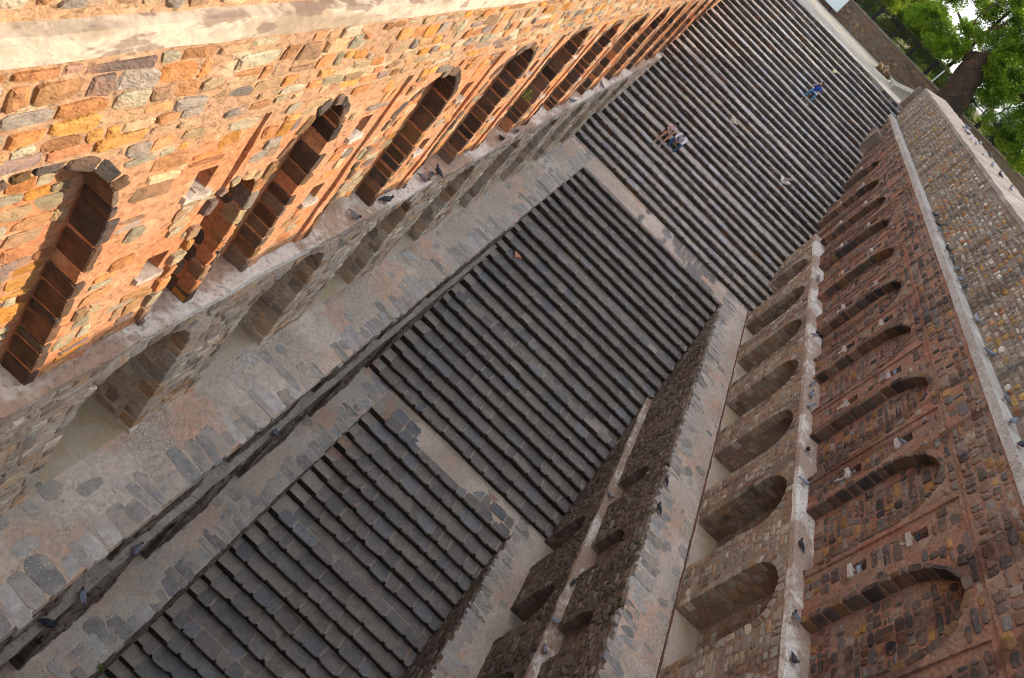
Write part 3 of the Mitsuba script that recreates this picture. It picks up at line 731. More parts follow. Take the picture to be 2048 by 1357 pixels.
# notice board at the top left of the steps
labels['notice_board'] = {'label': 'pale blue notice board cut off by the top edge, standing before the boundary wall', 'category': 'notice board'}
add('notice_board__panel', boxm(0.55, 2.62, 67.02, 67.08, 9.98, 11.45), 'board_white')
add('notice_board__frame', [boxm(0.5, 2.67, 66.99, 67.1, 9.93, 9.99), boxm(0.5, 2.67, 66.99, 67.1, 11.44, 11.5), boxm(0.5, 0.56, 66.99, 67.1, 9.985, 11.445), boxm(2.61, 2.67, 66.99, 67.1, 9.985, 11.445)], 'board_frame')
for x in (0.9, 2.2): add('notice_board__leg', boxm(x - 0.04, x + 0.04, 67.1, 67.18, 9.4, 11.4), 'iron')

# plinth with a pale curved rim and a heap of stones beside it, right end of the landing
labels['plinth'] = {'label': 'low grey plastered plinth with a pale curved rim at the right end of the landing', 'category': 'plinth'}
pv = []
t = np.linspace(0, 1, 9)
prof = np.stack([8.35 + 1.9 * t, 9.6 + 0.5 * np.minimum(1, t * 1.3)], 1)
outl = np.concatenate([[[8.35, 9.2]], prof, [[10.25, 9.2]]])
pm = m3.CrossSection([outl[::-1]], m3.FillRule.NonZero).extrude(2.6).refine_to_length(0.3).to_mesh()
v = np.array(pm.vert_properties[:, :3]); w = np.stack([v[:, 0], 61.6 - v[:, 2], v[:, 1]], -1)
add('plinth__body', trimesh.Trimesh(w, np.array(pm.tri_verts), process=False), 'plinth_grey', 35)
if scene['plinth__body']: pass
rim = trimesh.util.concatenate([boxm(0, 1, 0, 1, 0, 1).apply_transform(np.array([[b[0] - a[0], 0, 0, a[0]], [0, 2.7, 0, 58.95], [b[1] - a[1], 0, 0.09, a[1]], [0, 0, 0, 1.0]])) for a, b in zip(prof[:-1], prof[1:])])
add('plinth__rim', rim, 'plinth_grey')
for i in range(14):
    r = np.random.default_rng(200 + i)
    m = m3.Manifold.hull_points(r.normal(0, 1, (14, 3)) * [0.16, 0.14, 0.11]).to_mesh()
    key = 'loose_rock' + (f'_{i:03d}' if i else '')
    v = np.array(m.vert_properties[:, :3]) + [7.6 + r.normal(0, 0.28), 62.6 + r.normal(0, 0.35), 9.58 + 0.12 * (i % 3)]
    scene[key] = mikit.ply((v, np.array(m.tri_verts)), 'stone_boundary', uv=np.tile(r.random(2), (len(v), 1)))
    labels[key] = {'label': 'rough brown rock in the heap beside the plinth on the landing', 'category': 'rock', 'group': 'rocks heaped beside the plinth'}

# masonry block projecting over the steps at the right wall
labels['masonry_block'] = {'label': 'rough masonry block jutting from the right wall over the upper steps', 'category': 'block'}
add('masonry_block', boxm(8.35, 9.25, 49.6, 51.3, 6.2, 7.85, 0.2, 0.04, 2, 4), 'mortar_upper', 40)

# ---------------------------------------------------------------- trees
def leaf_cloud(blobs, n, size, seed, thr=0.44, freq=0.9, droop=0.3):
    rng = np.random.default_rng(seed)
    b = np.array(blobs, float)
    wgt = b[:, 3] ** 2; k = rng.choice(len(b), int(n * 3.0), p=wgt / wgt.sum())
    d = rng.normal(0, 1, (len(k), 3)); d /= np.linalg.norm(d, axis=1, keepdims=True)
    r = rng.random(len(k)) ** 0.45
    p = b[k, :3] + d * (b[k, 3] * r)[:, None] * [1, 1, 0.85]
    keep = meshkit.fbm(p * freq + seed, 3, seed) + 0.10 * (r - 0.7) > thr
    p = p[keep][:n]
    m = len(p)
    s = size * rng.uniform(0.6, 1.35, (m, 1))
    nrm = rng.normal(0, 1, (m, 3)) + [0, 0, 0.8]; nrm /= np.linalg.norm(nrm, axis=1, keepdims=True)
    a = np.cross(nrm, rng.normal(0, 1, (m, 3))); a /= np.linalg.norm(a, axis=1, keepdims=True)
    a[:, 2] -= droop * rng.random(m)
    c = np.cross(nrm, a)
    V = np.stack([p - a * s, p + c * s * 0.42, p + a * s, p - c * s * 0.42], 1).reshape(-1, 3)
    f = np.arange(m)[:, None] * 4
    F = np.concatenate([f + [0, 1, 2], f + [0, 2, 3]])
    uv = np.repeat(rng.random((m, 2)), 4, 0)
    return V, F, uv


def limb(pts, radii, sides=12, seed=0, rough_=0.05):
    p = np.array(pts, float)
    ts = np.linspace(0, len(p) - 1, (len(p) - 1) * 6 + 1)
    P = np.stack([np.interp(ts, range(len(p)), p[:, k]) for k in range(3)], 1); R = np.interp(ts, range(len(p)), radii)
    P[1:-1] = (P[:-2] + 2 * P[1:-1] + P[2:]) / 4
    t = np.gradient(P, axis=0); t /= np.linalg.norm(t, axis=1, keepdims=True)
    a = np.cross(t, [0, 1, 0.2]); a /= np.linalg.norm(a, axis=1, keepdims=True); b = np.cross(t, a)
    th = np.arange(sides) * 2 * np.pi / sides
    V = P[:, None] + R[:, None, None] * (np.cos(th)[None, :, None] * a[:, None] + np.sin(th)[None, :, None] * b[:, None])
    d = meshkit.fbm(V * [2.2, 2.2, 0.8] + seed, 3, seed)[..., None] - 0.5
    V = V + (V - P[:, None]) * d * rough_ * 12 * 0.5
    i, j = np.meshgrid(np.arange(len(P) - 1), np.arange(sides), indexing='ij')
    q = np.stack([i * sides + j, i * sides + (j + 1) % sides, (i + 1) * sides + (j + 1) % sides, (i + 1) * sides + j], -1).reshape(-1, 4)
    return trimesh.Trimesh(V.reshape(-1, 3), np.vstack([q[:, [0, 1, 2]], q[:, [0, 2, 3]]]), process=False)


def tree(key, label, category, group, trunks, blobs, n, size, mat, seed, thr=0.44, freq=0.9):
    labels[key] = {'label': label, 'category': category}
    if group: labels[key]['group'] = group
    for i, (p, r) in enumerate(trunks):
        add(f'{key}__trunk' if i == 0 else f'{key}__limb', limb(p, r, seed=seed + i), 'bark', True)
    V, F, uv = leaf_cloud(blobs, n, size, seed, thr, freq)
    add(f'{key}__crown', (V, F), mat, uv=uv)


tree('old_tree', 'large tree with a thick leaning brown trunk rising behind the right wall', 'tree', None,
     [([(12.75, 62.4, 9.5), (12.3, 62.2, 11.2), (11.4, 62, 13.4), (11.1, 62, 14.4)], [1.3, 1.05, 0.85, 0.6]),
      ([(11.1, 62, 13.4), (10.3, 62, 14.0), (9.3, 62.2, 14.6), (8.0, 62.5, 15.0)], [0.4, 0.22, 0.12, 0.06]),
      ([(11.2, 62, 13.8), (11.9, 62.2, 15.2), (13.2, 62.5, 16.8), (14.4, 63, 18)], [0.6, 0.36, 0.22, 0.1]),
      ([(10.3, 62, 14.0), (10.0, 62, 15.2), (10.6, 62.1, 16.6), (10.4, 62.2, 18.2)], [0.12, 0.08, 0.05, 0.02]),
      ([(9.6, 62, 14.5), (9.0, 62.1, 15.6), (9.2, 62.2, 17)], [0.07, 0.045, 0.02]),
      ([(11.9, 62.2, 15.2), (11.2, 62, 16.2), (10.9, 62, 17.6)], [0.12, 0.07, 0.03]),
      ([(11.6, 62.1, 13.8), (13.2, 62.4, 14.3), (15.0, 62.8, 14.4), (17.5, 63, 15.0)], [0.4, 0.24, 0.16, 0.08])],
     [(8.3, 62.6, 13.4, 1.2), (7.3, 63, 14.0, 1.1), (9.2, 62.3, 12.9, 0.7), (9.6, 61.6, 13.9, 0.7), (12.2, 61.2, 14.9, 1.1), (13.4, 61.6, 14.3, 1.3), (12.6, 61.6, 16.2, 1.2), (15, 62.5, 15.6, 1.4), (14.0, 62, 13.2, 1.1), (11.6, 61.2, 15.6, 0.7), (12.1, 61.2, 13.9, 0.6), (10.2, 61.4, 15.0, 0.6), (13.4, 61.2, 12.9, 0.7), (9.0, 61.8, 14.8, 0.7), (11.4, 61.4, 16.4, 0.6),
      (16.2, 62.5, 14, 1.3), (15.2, 62.4, 12.2, 1.0), (16.8, 62.5, 12.2, 1.0), (11.0, 62, 16.9, 0.7), (10.4, 62.5, 17.8, 0.9), (8.3, 63, 16.6, 0.8), (7.2, 63, 15.4, 1.0), (6.3, 63, 13.2, 0.9), (14, 62, 17.6, 1.5), (17.6, 63, 13.2, 1.1), (17.4, 63, 15.6, 1.4), (19, 63, 14.0, 1.4), (18.6, 63, 12.0, 1.1)],
     80000, 0.07, 'leaf_bright', 301, 0.46, 1.7)
BG = [('light green', [(4.6, 75, 13.2, 2.0), (3.2, 75, 14.6, 1.8), (6.0, 76, 14.6, 1.6), (4.4, 75, 11.3, 1.4)], 'leaf_light', 'light green tree behind the fence, close to the notice board'),
      ('dark', [(7.6, 80, 12.6, 1.7), (8.9, 80, 12.9, 1.6), (8.2, 81, 14.2, 1.3), (7.2, 80, 10.8, 1.6)], 'leaf_light', 'bright green tree behind the fence, left of the thick leaning trunk'),
      ('yellow', [(11.2, 78, 12.6, 1.5), (12.3, 79, 13.8, 1.2), (10.6, 78, 11.0, 1.4), (12.8, 79, 11.4, 1.6)], 'leaf_light', 'yellow green tree just behind the thick leaning trunk'),
      ('dark', [(15.6, 79, 12.8, 1.9), (17.4, 80, 14.4, 2.0), (16.2, 79, 11.0, 1.7), (15.2, 80, 16.4, 1.8), (18.2, 81, 17.4, 2.2)], 'leaf_mid', 'full green tree right of the thick leaning trunk'),
      ('mid', [(20.5, 77, 13.0, 2.2), (22.2, 78, 15.0, 2.2), (20.4, 77, 10.8, 1.8), (19.6, 79, 17.8, 2.4)], 'leaf_dark', 'dark green tree at the right edge of the photo, above the fence'),
      ('low', [(24.5, 75, 11.8, 2.2), (26.5, 76, 12.8, 2.4), (23.6, 75, 9.8, 1.8), (28, 77, 11, 2.5)], 'leaf_mid', 'low dense tree at the far right behind the wall top'),
      ('high', [(13.6, 83, 19.5, 1.9), (16.2, 84, 20.8, 2.6), (12.6, 83, 17.6, 1.0), (21, 85, 22, 3.2)], 'leaf_mid', 'tall tree whose leaves close off the sky at the top right corner'),
      ('fill', [(10.0, 81, 13.0, 1.4), (11.6, 82, 14.2, 1.2), (13.6, 82, 15.0, 1.4), (14.6, 83, 17.2, 1.4), (18.6, 82, 15.6, 2.0), (20, 83, 19.2, 2.2), (9.0, 80, 15.0, 0.9), (8.6, 80, 16.6, 0.8), (12.0, 82, 17.8, 1.3), (12.6, 82, 16.0, 0.9), (10.9, 82, 19.0, 1.2)], 'leaf_light', 'green tree whose crown fills the space behind the fork of the thick trunk'),
      ('near', [(19.6, 55, 12.4, 1.9), (21, 55.5, 13.6, 2.0), (20.4, 54, 10.8, 1.8), (22.4, 56, 12, 2.0), (18.4, 56, 13.6, 1.3)], 'leaf_light', 'leafy tree close behind the right wall top at the right edge of the photo'),
      ('left', [(0.8, 77, 12.4, 2.0), (-0.6, 76, 14, 2.2), (1.6, 77, 15.2, 1.8), (6.6, 77, 17.2, 1.5), (4.4, 78, 17.0, 1.8), (7.8, 77, 16.2, 0.9), (8.2, 78, 18.2, 1.4)], 'leaf_mid', 'green tree behind the notice board at the top edge')]
for i, (nm, blobs, mat, lab) in enumerate(BG):
    key = 'park_tree' + (f'_{i:03d}' if i else '')
    b0 = blobs[0]
    tree(key, lab, 'tree', None, [([(b0[0], b0[1] + 0.5, 9.4), (b0[0] + 0.2, b0[1] + 0.4, 11.5), (b0[0] - 0.1, b0[1] + 0.3, b0[2] + 1)], [0.28, 0.2, 0.1])], blobs, 32000, 0.10, mat, 320 + i, 0.46, 1.4)
for i in range(9):
    r = np.random.default_rng(400 + i)
    x = 1.2 + 3.0 * i
    key = 'hedge_shrub' + (f'_{i:03d}' if i else '')
    V, F, uv = leaf_cloud([(x + r.normal(0, 0.3), 71.5 + r.uniform(0, 1.5), 10.4, 1.1), (x + 0.9, 72.3, 10.6 + r.uniform(0, 0.7), 1.1), (x - 0.8, 72, 10.2, 1.0)], 2600, 0.12, 400 + i, 0.43, 1.2)
    scene[key] = mikit.ply((V, F), ('leaf_light', 'leaf_mid', 'leaf_light')[i % 3], uv=uv)
    ordn = ('first', 'second', 'third', 'fourth', 'fifth', 'sixth', 'seventh', 'eighth', 'ninth')[i]
    labels[key] = {'label': f'{ordn} shrub from the left in the row seen through the fence bars', 'category': 'shrub'}


def leaf_bsdf(cols, trans):
    def fn(p, n, uv):
        g = fbm(p.x * 1.3, p.y * 1.3, p.z * 1.3, 2)
        c = mix(cols[0], cols[1], smoothstep(0.4, 0.62, g * 0.75 + uv.x * 0.25))
        return mix(c, cols[2], dr.select(uv.y > 0.93, 1.0, 0.0)) * (0.75 + 0.5 * uv.x)
    return {'type': 'principledthin', 'base_color': mikit.proc(fn), 'roughness': 0.55, 'diff_trans': trans, 'spec_trans': 0.0, 'eta': 1.4}


scene['leaf_bright'] = leaf_bsdf([(0.055, 0.13, 0.02), (0.19, 0.33, 0.035), (0.42, 0.44, 0.05)], 1.35)
scene['leaf_light'] = leaf_bsdf([(0.12, 0.22, 0.03), (0.30, 0.40, 0.05), (0.50, 0.48, 0.07)], 1.1)
scene['leaf_mid'] = leaf_bsdf([(0.035, 0.09, 0.02), (0.13, 0.24, 0.03), (0.30, 0.33, 0.05)], 1.2)
scene['leaf_dark'] = leaf_bsdf([(0.035, 0.085, 0.03), (0.055, 0.12, 0.04), (0.12, 0.18, 0.05)], 0.7)
scene['bark'] = rough(mortar_fn((0.028, 0.022, 0.018), (0.05, 0.035, 0.025), (0.014, 0.012, 0.01), (0.12, 0.06, 0.032)))
scene['iron'] = rough((0.012, 0.012, 0.013), 0.6)
scene['board_white'] = rough((0.62, 0.72, 0.76), 0.5)
scene['board_frame'] = rough((0.5, 0.55, 0.56), 0.5)
scene['earth'] = rough(mortar_fn((0.22, 0.17, 0.12), (0.26, 0.21, 0.15), (0.1, 0.08, 0.06), (0.3, 0.26, 0.2)))
scene['plinth_grey'] = rough(mortar_fn((0.24, 0.22, 0.19), (0.28, 0.26, 0.23), (0.12, 0.1, 0.09), (0.34, 0.31, 0.27)))
scene['landing_dust'] = rough(mortar_fn((0.23, 0.21, 0.185), (0.26, 0.245, 0.22), (0.14, 0.12, 0.105), (0.33, 0.28, 0.22)))
scene['mortar_boundary'] = rough(mortar_fn((0.17, 0.12, 0.085), (0.16, 0.13, 0.10), (0.06, 0.045, 0.035), (0.22, 0.17, 0.12)))
BOUND_COLS = [(0.14, 0.10, 0.075), (0.2, 0.13, 0.08), (0.11, 0.09, 0.08), (0.24, 0.16, 0.09), (0.16, 0.14, 0.13), (0.19, 0.11, 0.07)]
scene['stone_boundary'] = rough(stone_fn(BOUND_COLS, (0.2, 0.15, 0.11), 0.4))
# ---------------------------------------------------------------- people
def spheres_mesh(bones, step=0.03, smooth_it=8, n=14):
    """one continuous surface from bones (a, b, ra, rb): hulls of spheres, joined, refined and smoothed"""
    parts = []
    for a, b, ra, rb in bones:
        s1 = m3.Manifold.sphere(ra, n).translate(list(map(float, a))); s2 = m3.Manifold.sphere(rb, n).translate(list(map(float, b)))
        parts.append(m3.Manifold.batch_hull([s1, s2]))
    m = m3.Manifold.batch_boolean(parts, m3.OpType.Add).refine_to_length(step).to_mesh()
    t = trimesh.Trimesh(np.array(m.vert_properties[:, :3], float), np.array(m.tri_verts), process=True)
    if smooth_it: trimesh.smoothing.filter_taubin(t, 0.5, 0.53, smooth_it)
    return t


def ell(c, r, n=16): return m3.Manifold.sphere(1.0, n).scale(list(map(float, r))).translate(list(map(float, c)))


def man(m, step=0.03, it=6):
    q = m.refine_to_length(step).to_mesh()
    t = trimesh.Trimesh(np.array(q.vert_properties[:, :3], float), np.array(q.tri_verts), process=True)
    if it: trimesh.smoothing.filter_taubin(t, 0.5, 0.53, it)
    return t


def V3(*a): return np.array(a, float)


def hand_bones(wrist, direction, curl, side):
    """palm, four bent fingers of unequal length and a thumb leaving the side of the palm"""
    d = direction / np.linalg.norm(direction)
    up = V3(0, 0, 1) if abs(d[2]) < 0.9 else V3(0, 1, 0)
    s = np.cross(d, up); s /= np.linalg.norm(s); n = np.cross(s, d)
    w = np.asarray(wrist, float)
    out = [(w, w + d * 0.05, 0.024, 0.03)]
    for k, (off, ln) in enumerate(((-0.027, 0.068), (-0.009, 0.076), (0.009, 0.072), (0.027, 0.056))):
        root = w + d * 0.075 + s * off
        out.append((w + d * 0.035 + s * off * 0.8, root, 0.014, 0.0105))
        mid = root + d * ln * 0.5 - n * curl * 0.02
        out += [(root, mid, 0.010, 0.009), (mid, mid + (d * 0.6 - n * curl) * ln * 0.45, 0.009, 0.0075)]
    th = w + d * 0.03 + s * side * 0.034
    out += [(w + d * 0.015 + s * side * 0.018, th, 0.015, 0.012), (th, th + d * 0.035 + s * side * 0.02 - n * curl * 0.015, 0.012, 0.009)]
    return out


def person(key, label, seat, yaw, J, look, skin, top, bottom, hair, shoe, bare_legs=False, sleeves=0.55, long_hair=False, beard=False, chest=None):
    """J: joints in a frame with x to the person's left seen from the front... y away from the viewer, z up, seat surface at z = 0"""
    labels[key] = {'label': label, 'category': 'person'}
    c, s = math.cos(yaw), math.sin(yaw)
    M = np.array([[c, -s, 0, seat[0]], [s, c, 0, seat[1]], [0, 0, 1, seat[2]], [0, 0, 0, 1.0]])
    hip, ch, nk, hd = (V3(*J[k]) for k in ('hip', 'chest', 'neck', 'head'))
    bones = [(hip, hip * 0.45 + ch * 0.55, 0.125, 0.115), (hip * 0.45 + ch * 0.55, ch, 0.115, 0.125), (ch, nk, 0.10, 0.05), (nk, hd * 0.6 + nk * 0.4, 0.05, 0.05)]
    cloth_top = [(hip, hip * 0.45 + ch * 0.55, 0.14, 0.13), (hip * 0.45 + ch * 0.55, ch, 0.13, 0.142), (ch, nk * 0.8 + ch * 0.2, 0.125, 0.066)]
    cloth_bot = [(hip + V3(0.07, 0, 0), hip - V3(0.07, 0, 0), 0.142, 0.142)]
    shoes = []
    for sd, t in ((1, 'l'), (-1, 'r')):
        sh, el, wr = (V3(*J[k + t]) for k in ('sh', 'el', 'wr'))
        kn, an, to = (V3(*J[k + t]) for k in ('kn', 'an', 'to'))
        bones += [(ch + V3(0, 0, 0.05), sh, 0.085, 0.056), (sh, el, 0.05, 0.04), (el, wr, 0.04, 0.027)]
        bones += hand_bones(wr, (wr - el), 0.7, -sd)
        hp = hip + V3(sd * 0.09, 0, -0.01)
        bones += [(hip, hp, 0.12, 0.1), (hp, kn, 0.09, 0.06), (kn, kn * 0.6 + an * 0.4, 0.058, 0.056), (kn * 0.6 + an * 0.4, an, 0.056, 0.036), (an, to, 0.036, 0.028)]
        e = sh + (el - sh) * min(1, sleeves * 1.6)
        cloth_top += [(ch + V3(0, 0, 0.05), sh, 0.105, 0.078), (sh, e, 0.076, 0.062)]
        if sleeves > 0.9: cloth_top.append((el, el + (wr - el) * 0.35, 0.06, 0.05))
        if bare_legs: cloth_bot.append((hp, hp * 0.45 + kn * 0.55, 0.112, 0.09))
        else: cloth_bot += [(hp, kn, 0.108, 0.078), (kn, kn * 0.6 + an * 0.4, 0.076, 0.07), (kn * 0.6 + an * 0.4, an, 0.07, 0.055)]
        shoes.append(spheres_mesh([(an + V3(0, 0.02, -0.045), to + V3(0, 0, -0.012), 0.034, 0.03), (to + V3(0, 0, -0.012), to + (to - an) * 0.35 + V3(0, 0, -0.012), 0.036, 0.028)], 0.03, 3))
    lk = V3(*look); lk /= np.linalg.norm(lk)
    rt = np.cross(lk, V3(0, 0, 1)); rt /= np.linalg.norm(rt); upv = np.cross(rt, lk)
    Rh = np.stack([rt, lk, upv], 1)                  # columns: right, forward, up of the head
    head = ell((0, 0, 0), (0.074, 0.092, 0.112)) + ell((0, 0.03, -0.055), (0.055, 0.062, 0.062)) + ell((0, 0.098, -0.012), (0.014, 0.022, 0.026), 10) + ell((0, 0.085, -0.06), (0.026, 0.014, 0.009), 10) + ell((0.076, -0.005, -0.005), (0.012, 0.022, 0.032), 10) + ell((-0.076, -0.005, -0.005), (0.012, 0.022, 0.032), 10)
    ht = man(head, 0.02, 3); ht.vertices = ht.vertices @ Rh.T + hd
    bt = spheres_mesh(bones, 0.03, 6)
    body = trimesh.util.concatenate([bt, ht])
    eyes = trimesh.util.concatenate([man(ell((sx * 0.03, 0.084, 0.014), (0.012, 0.008, 0.007), 10), 0.02, 0) for sx in (-1, 1)])
    eyes.vertices = eyes.vertices @ Rh.T + hd
    hr = ell((0, -0.025, 0.03), (0.098, 0.106, 0.115)) - ell((0, 0.11, -0.03), (0.075, 0.075, 0.10))
    if long_hair: hr = hr + m3.Manifold.batch_hull([ell((0, -0.06, -0.02), (0.088, 0.06, 0.09)), ell((0.02, -0.10, -0.26), (0.085, 0.05, 0.10))]) + m3.Manifold.batch_hull([ell((0.075, 0.0, -0.02), (0.03, 0.05, 0.06)), ell((0.085, 0.01, -0.2), (0.025, 0.04, 0.05))]) + m3.Manifold.batch_hull([ell((-0.075, 0.0, -0.02), (0.03, 0.05, 0.06)), ell((-0.085, 0.01, -0.2), (0.025, 0.04, 0.05))])
    hm = man(hr, 0.03, 3); hm.vertices = hm.vertices @ Rh.T + hd
    pieces = [('body', body, skin), ('eyes', eyes, 'hair_black'), ('hair', hm, hair), ('shirt', spheres_mesh(cloth_top, 0.035, 8), top), ('shorts' if bare_legs else 'jeans', spheres_mesh(cloth_bot, 0.035, 8), bottom)]
    if beard:
        bm = man(ell((0, 0.045, -0.085), (0.056, 0.055, 0.045)), 0.02, 2); bm.vertices = bm.vertices @ Rh.T + hd
        pieces.append(('beard', bm, hair))
    for q in shoes: pieces.append(('shoe', q, shoe))
    if chest:
        pieces.append(('shirt_front', spheres_mesh([(hip * 0.5 + ch * 0.5 + V3(0, -0.045, 0), ch + V3(0, -0.05, -0.02), 0.1, 0.104)], 0.035, 4), chest))
    for nm, mesh, mat in pieces:
        mesh = mesh.copy(); mesh.apply_transform(M)
        add(f'{key}__{nm}', mesh, mat, True if nm != 'eyes' else False)
    return M


for n_, c_, r_ in (('skin_tan', (0.42, 0.25, 0.17), 0.5), ('skin_brown', (0.3, 0.17, 0.11), 0.5), ('hair_black', (0.012, 0.010, 0.010), 0.45), ('cloth_white', (0.66, 0.68, 0.78), 0.85), ('cloth_pink', (0.62, 0.52, 0.58), 0.85),
                   ('denim_blue', (0.05, 0.10, 0.19), 0.85), ('denim_light', (0.07, 0.16, 0.27), 0.85), ('cloth_black', (0.02, 0.02, 0.024), 0.85), ('cloth_blue', (0.03, 0.065, 0.33), 0.8), ('paper_white', (0.78, 0.78, 0.82), 0.8),
                   ('sandal_white', (0.7, 0.66, 0.62), 0.7), ('shoe_grey', (0.2, 0.21, 0.23), 0.7), ('brick_pink', (0.5, 0.26, 0.17), 0.9), ('rock_pale', (0.5, 0.47, 0.40), 0.9), ('plastic_yellow', (0.72, 0.68, 0.36), 0.6)):
    scene[n_] = rough(c_, r_)
hT = ZT / NT
SEAT1, SEAT3 = hT * 8, hT * 27
person('person', 'seated woman with bare legs, pale top and black hair, left of the man in white', (0.0, YT[7] + 0.2, SEAT1), 0.15,
       dict(hip=(0, 0.05, 0.11), chest=(0.02, -0.03, 0.40), neck=(0.03, -0.08, 0.54), head=(0.04, -0.12, 0.68), shl=(0.19, -0.04, 0.47), shr=(-0.15, -0.06, 0.47), ell=(0.2, -0.24, 0.28), elr=(-0.19, -0.26, 0.30),
            wrl=(0.03, -0.38, 0.22), wrr=(-0.05, -0.40, 0.24), knl=(0.13, -0.42, 0.10), knr=(-0.13, -0.42, 0.12), anl=(0.05, -0.66, -0.34), anr=(-0.24, -0.66, -0.36), tol=(0.05, -0.80, -0.44), tor=(-0.26, -0.80, -0.45)),
       (0.15, -1, -0.75), 'skin_tan', 'cloth_pink', 'cloth_black', 'hair_black', 'sandal_white', bare_legs=True, sleeves=0.2)
person('person_001', 'seated bearded man in a white shirt and blue jeans, head bent down', (0.72, YT[7] + 0.22, SEAT1), -0.15,
       dict(hip=(0, 0.05, 0.11), chest=(0, -0.10, 0.43), neck=(0, -0.19, 0.57), head=(0, -0.28, 0.67), shl=(0.2, -0.10, 0.49), shr=(-0.2, -0.10, 0.49), ell=(0.24, -0.36, 0.30), elr=(-0.24, -0.36, 0.30),
            wrl=(0.04, -0.50, 0.24), wrr=(-0.07, -0.50, 0.22), knl=(0.25, -0.42, 0.16), knr=(-0.25, -0.42, 0.16), anl=(0.17, -0.50, -0.38), anr=(-0.17, -0.50, -0.38), tol=(0.18, -0.66, -0.45), tor=(-0.18, -0.66, -0.45)),
       (0.0, -1, -1.0), 'skin_brown', 'cloth_white', 'denim_blue', 'hair_black', 'shoe_grey', sleeves=1.0, beard=True)
M3 = person('person_002', 'seated woman in a blue top and jeans with long black hair, phone at ear', (4.30, YT[26] + 0.2, SEAT3), 0.0,
       dict(hip=(0, 0.05, 0.11), chest=(0, 0.0, 0.43), neck=(0, -0.02, 0.58), head=(-0.01, -0.05, 0.73), shl=(0.18, -0.01, 0.49), shr=(-0.18, -0.01, 0.49), ell=(0.25, -0.2, 0.26), elr=(-0.32, -0.2, 0.32),
            wrl=(0.12, -0.36, 0.22), wrr=(-0.16, -0.17, 0.60), knl=(0.2, -0.44, 0.12), knr=(-0.22, -0.44, 0.12), anl=(0.2, -0.58, -0.38), anr=(-0.24, -0.58, -0.38), tol=(0.21, -0.74, -0.45), tor=(-0.26, -0.74, -0.45)),
       (-0.1, -1, -0.15), 'skin_tan', 'cloth_blue', 'denim_light', 'hair_black', 'sandal_white', sleeves=0.35, long_hair=True)
pm = boxm(-0.02, 0.24, -0.5, -0.28, 0.20, 0.215); pm.apply_transform(M3); add('paper_sheet', pm, 'paper_white')
labels['paper_sheet'] = {'label': 'white sheet on the lap of the woman in the blue top', 'category': 'paper'}
pm = boxm(-0.115, -0.10, -0.16, -0.09, 0.62, 0.77); pm.apply_transform(M3); add('phone', pm, 'paper_white')
labels['phone'] = {'label': 'white phone held to the ear of the woman in the blue top', 'category': 'phone'}

# ---------------------------------------------------------------- pigeons
def pigeon_parts():
    b = spheres_mesh([((0.055, 0, 0.115), (-0.03, 0, 0.10), 0.058, 0.05), ((-0.03, 0, 0.10), (-0.11, 0, 0.085), 0.05, 0.022), ((0.06, 0, 0.125), (0.10, 0, 0.185), 0.045, 0.026), ((0.10, 0, 0.185), (0.112, 0, 0.20), 0.028, 0.026)], 0.025, 3, 12)
    w = {}
    for sd, k in ((1, 'wing'), (-1, 'wing_001')):
        m = m3.Manifold.batch_hull([ell((0.04, sd * 0.052, 0.125), (0.035, 0.012, 0.035), 10), ell((-0.05, sd * 0.05, 0.11), (0.05, 0.010, 0.028), 10), ell((-0.135, sd * 0.022, 0.088), (0.03, 0.008, 0.010), 10)])
        w[k] = man(m, 0.03, 0)
    t = man(m3.Manifold.batch_hull([ell((-0.10, 0, 0.088), (0.03, 0.022, 0.010), 10), ell((-0.185, 0, 0.066), (0.02, 0.034, 0.006), 10)]), 0.03, 0)
    k = trimesh.creation.cone(0.008, 0.032, sections=6); k.apply_transform(trimesh.transformations.rotation_matrix(math.pi / 2 + 0.25, [0, 1, 0])); k.apply_translation([0.132, 0, 0.198])
    f = trimesh.util.concatenate([trimesh.creation.cylinder(0.006, 0.06, sections=5, transform=trimesh.transformations.translation_matrix([0.0, sd * 0.022, 0.03])) for sd in (-1, 1)] + [boxm(-0.01, 0.035, sd * 0.022 - 0.012, sd * 0.022 + 0.012, 0.0, 0.006) for sd in (-1, 1)])
    head = man(ell((0.112, 0, 0.2), (0.032, 0.0275, 0.0285), 12), 0.02, 0)
    return [('body', b), ('head', head), ('wing', w['wing']), ('wing_001', w['wing_001']), ('tail', t), ('beak', k), ('legs', f)]


def feather(a, b):
    def fn(p, n, uv):
        g = fbm(p.x * 40, p.y * 40, p.z * 40, 2)
        return mix(a, b, smoothstep(0.35, 0.65, g))
    return rough(fn, 0.6)


scene['feather_grey'] = feather((0.14, 0.17, 0.22), (0.2, 0.23, 0.29))
scene['feather_dark'] = feather((0.03, 0.035, 0.05), (0.06, 0.065, 0.085))
scene['feather_pale'] = feather((0.26, 0.29, 0.35), (0.33, 0.36, 0.42))
scene['feather_white'] = feather((0.8, 0.8, 0.78), (0.7, 0.7, 0.68))
scene['beak_grey'] = rough((0.12, 0.1, 0.1), 0.5)
scene['leg_red'] = rough((0.35, 0.1, 0.08), 0.6)
PP = [(n, m) for n, m in pigeon_parts()]
PLY = {}
TONES = [dict(body='feather_grey', head='feather_dark', wing='feather_pale', tail='feather_dark'), dict(body='feather_dark', head='feather_dark', wing='feather_dark', tail='feather_dark'), dict(body='feather_grey', head='feather_dark', wing='feather_grey', tail='feather_dark')]
for ti, tn in enumerate(TONES):
    for n, m in PP:
        base = n.split('_')[0]
        PLY[ti, n] = mikit.ply(m, tn.get(base, 'beak_grey' if base == 'beak' else 'leg_red'), smooth=True)
N_PIGEON = 0
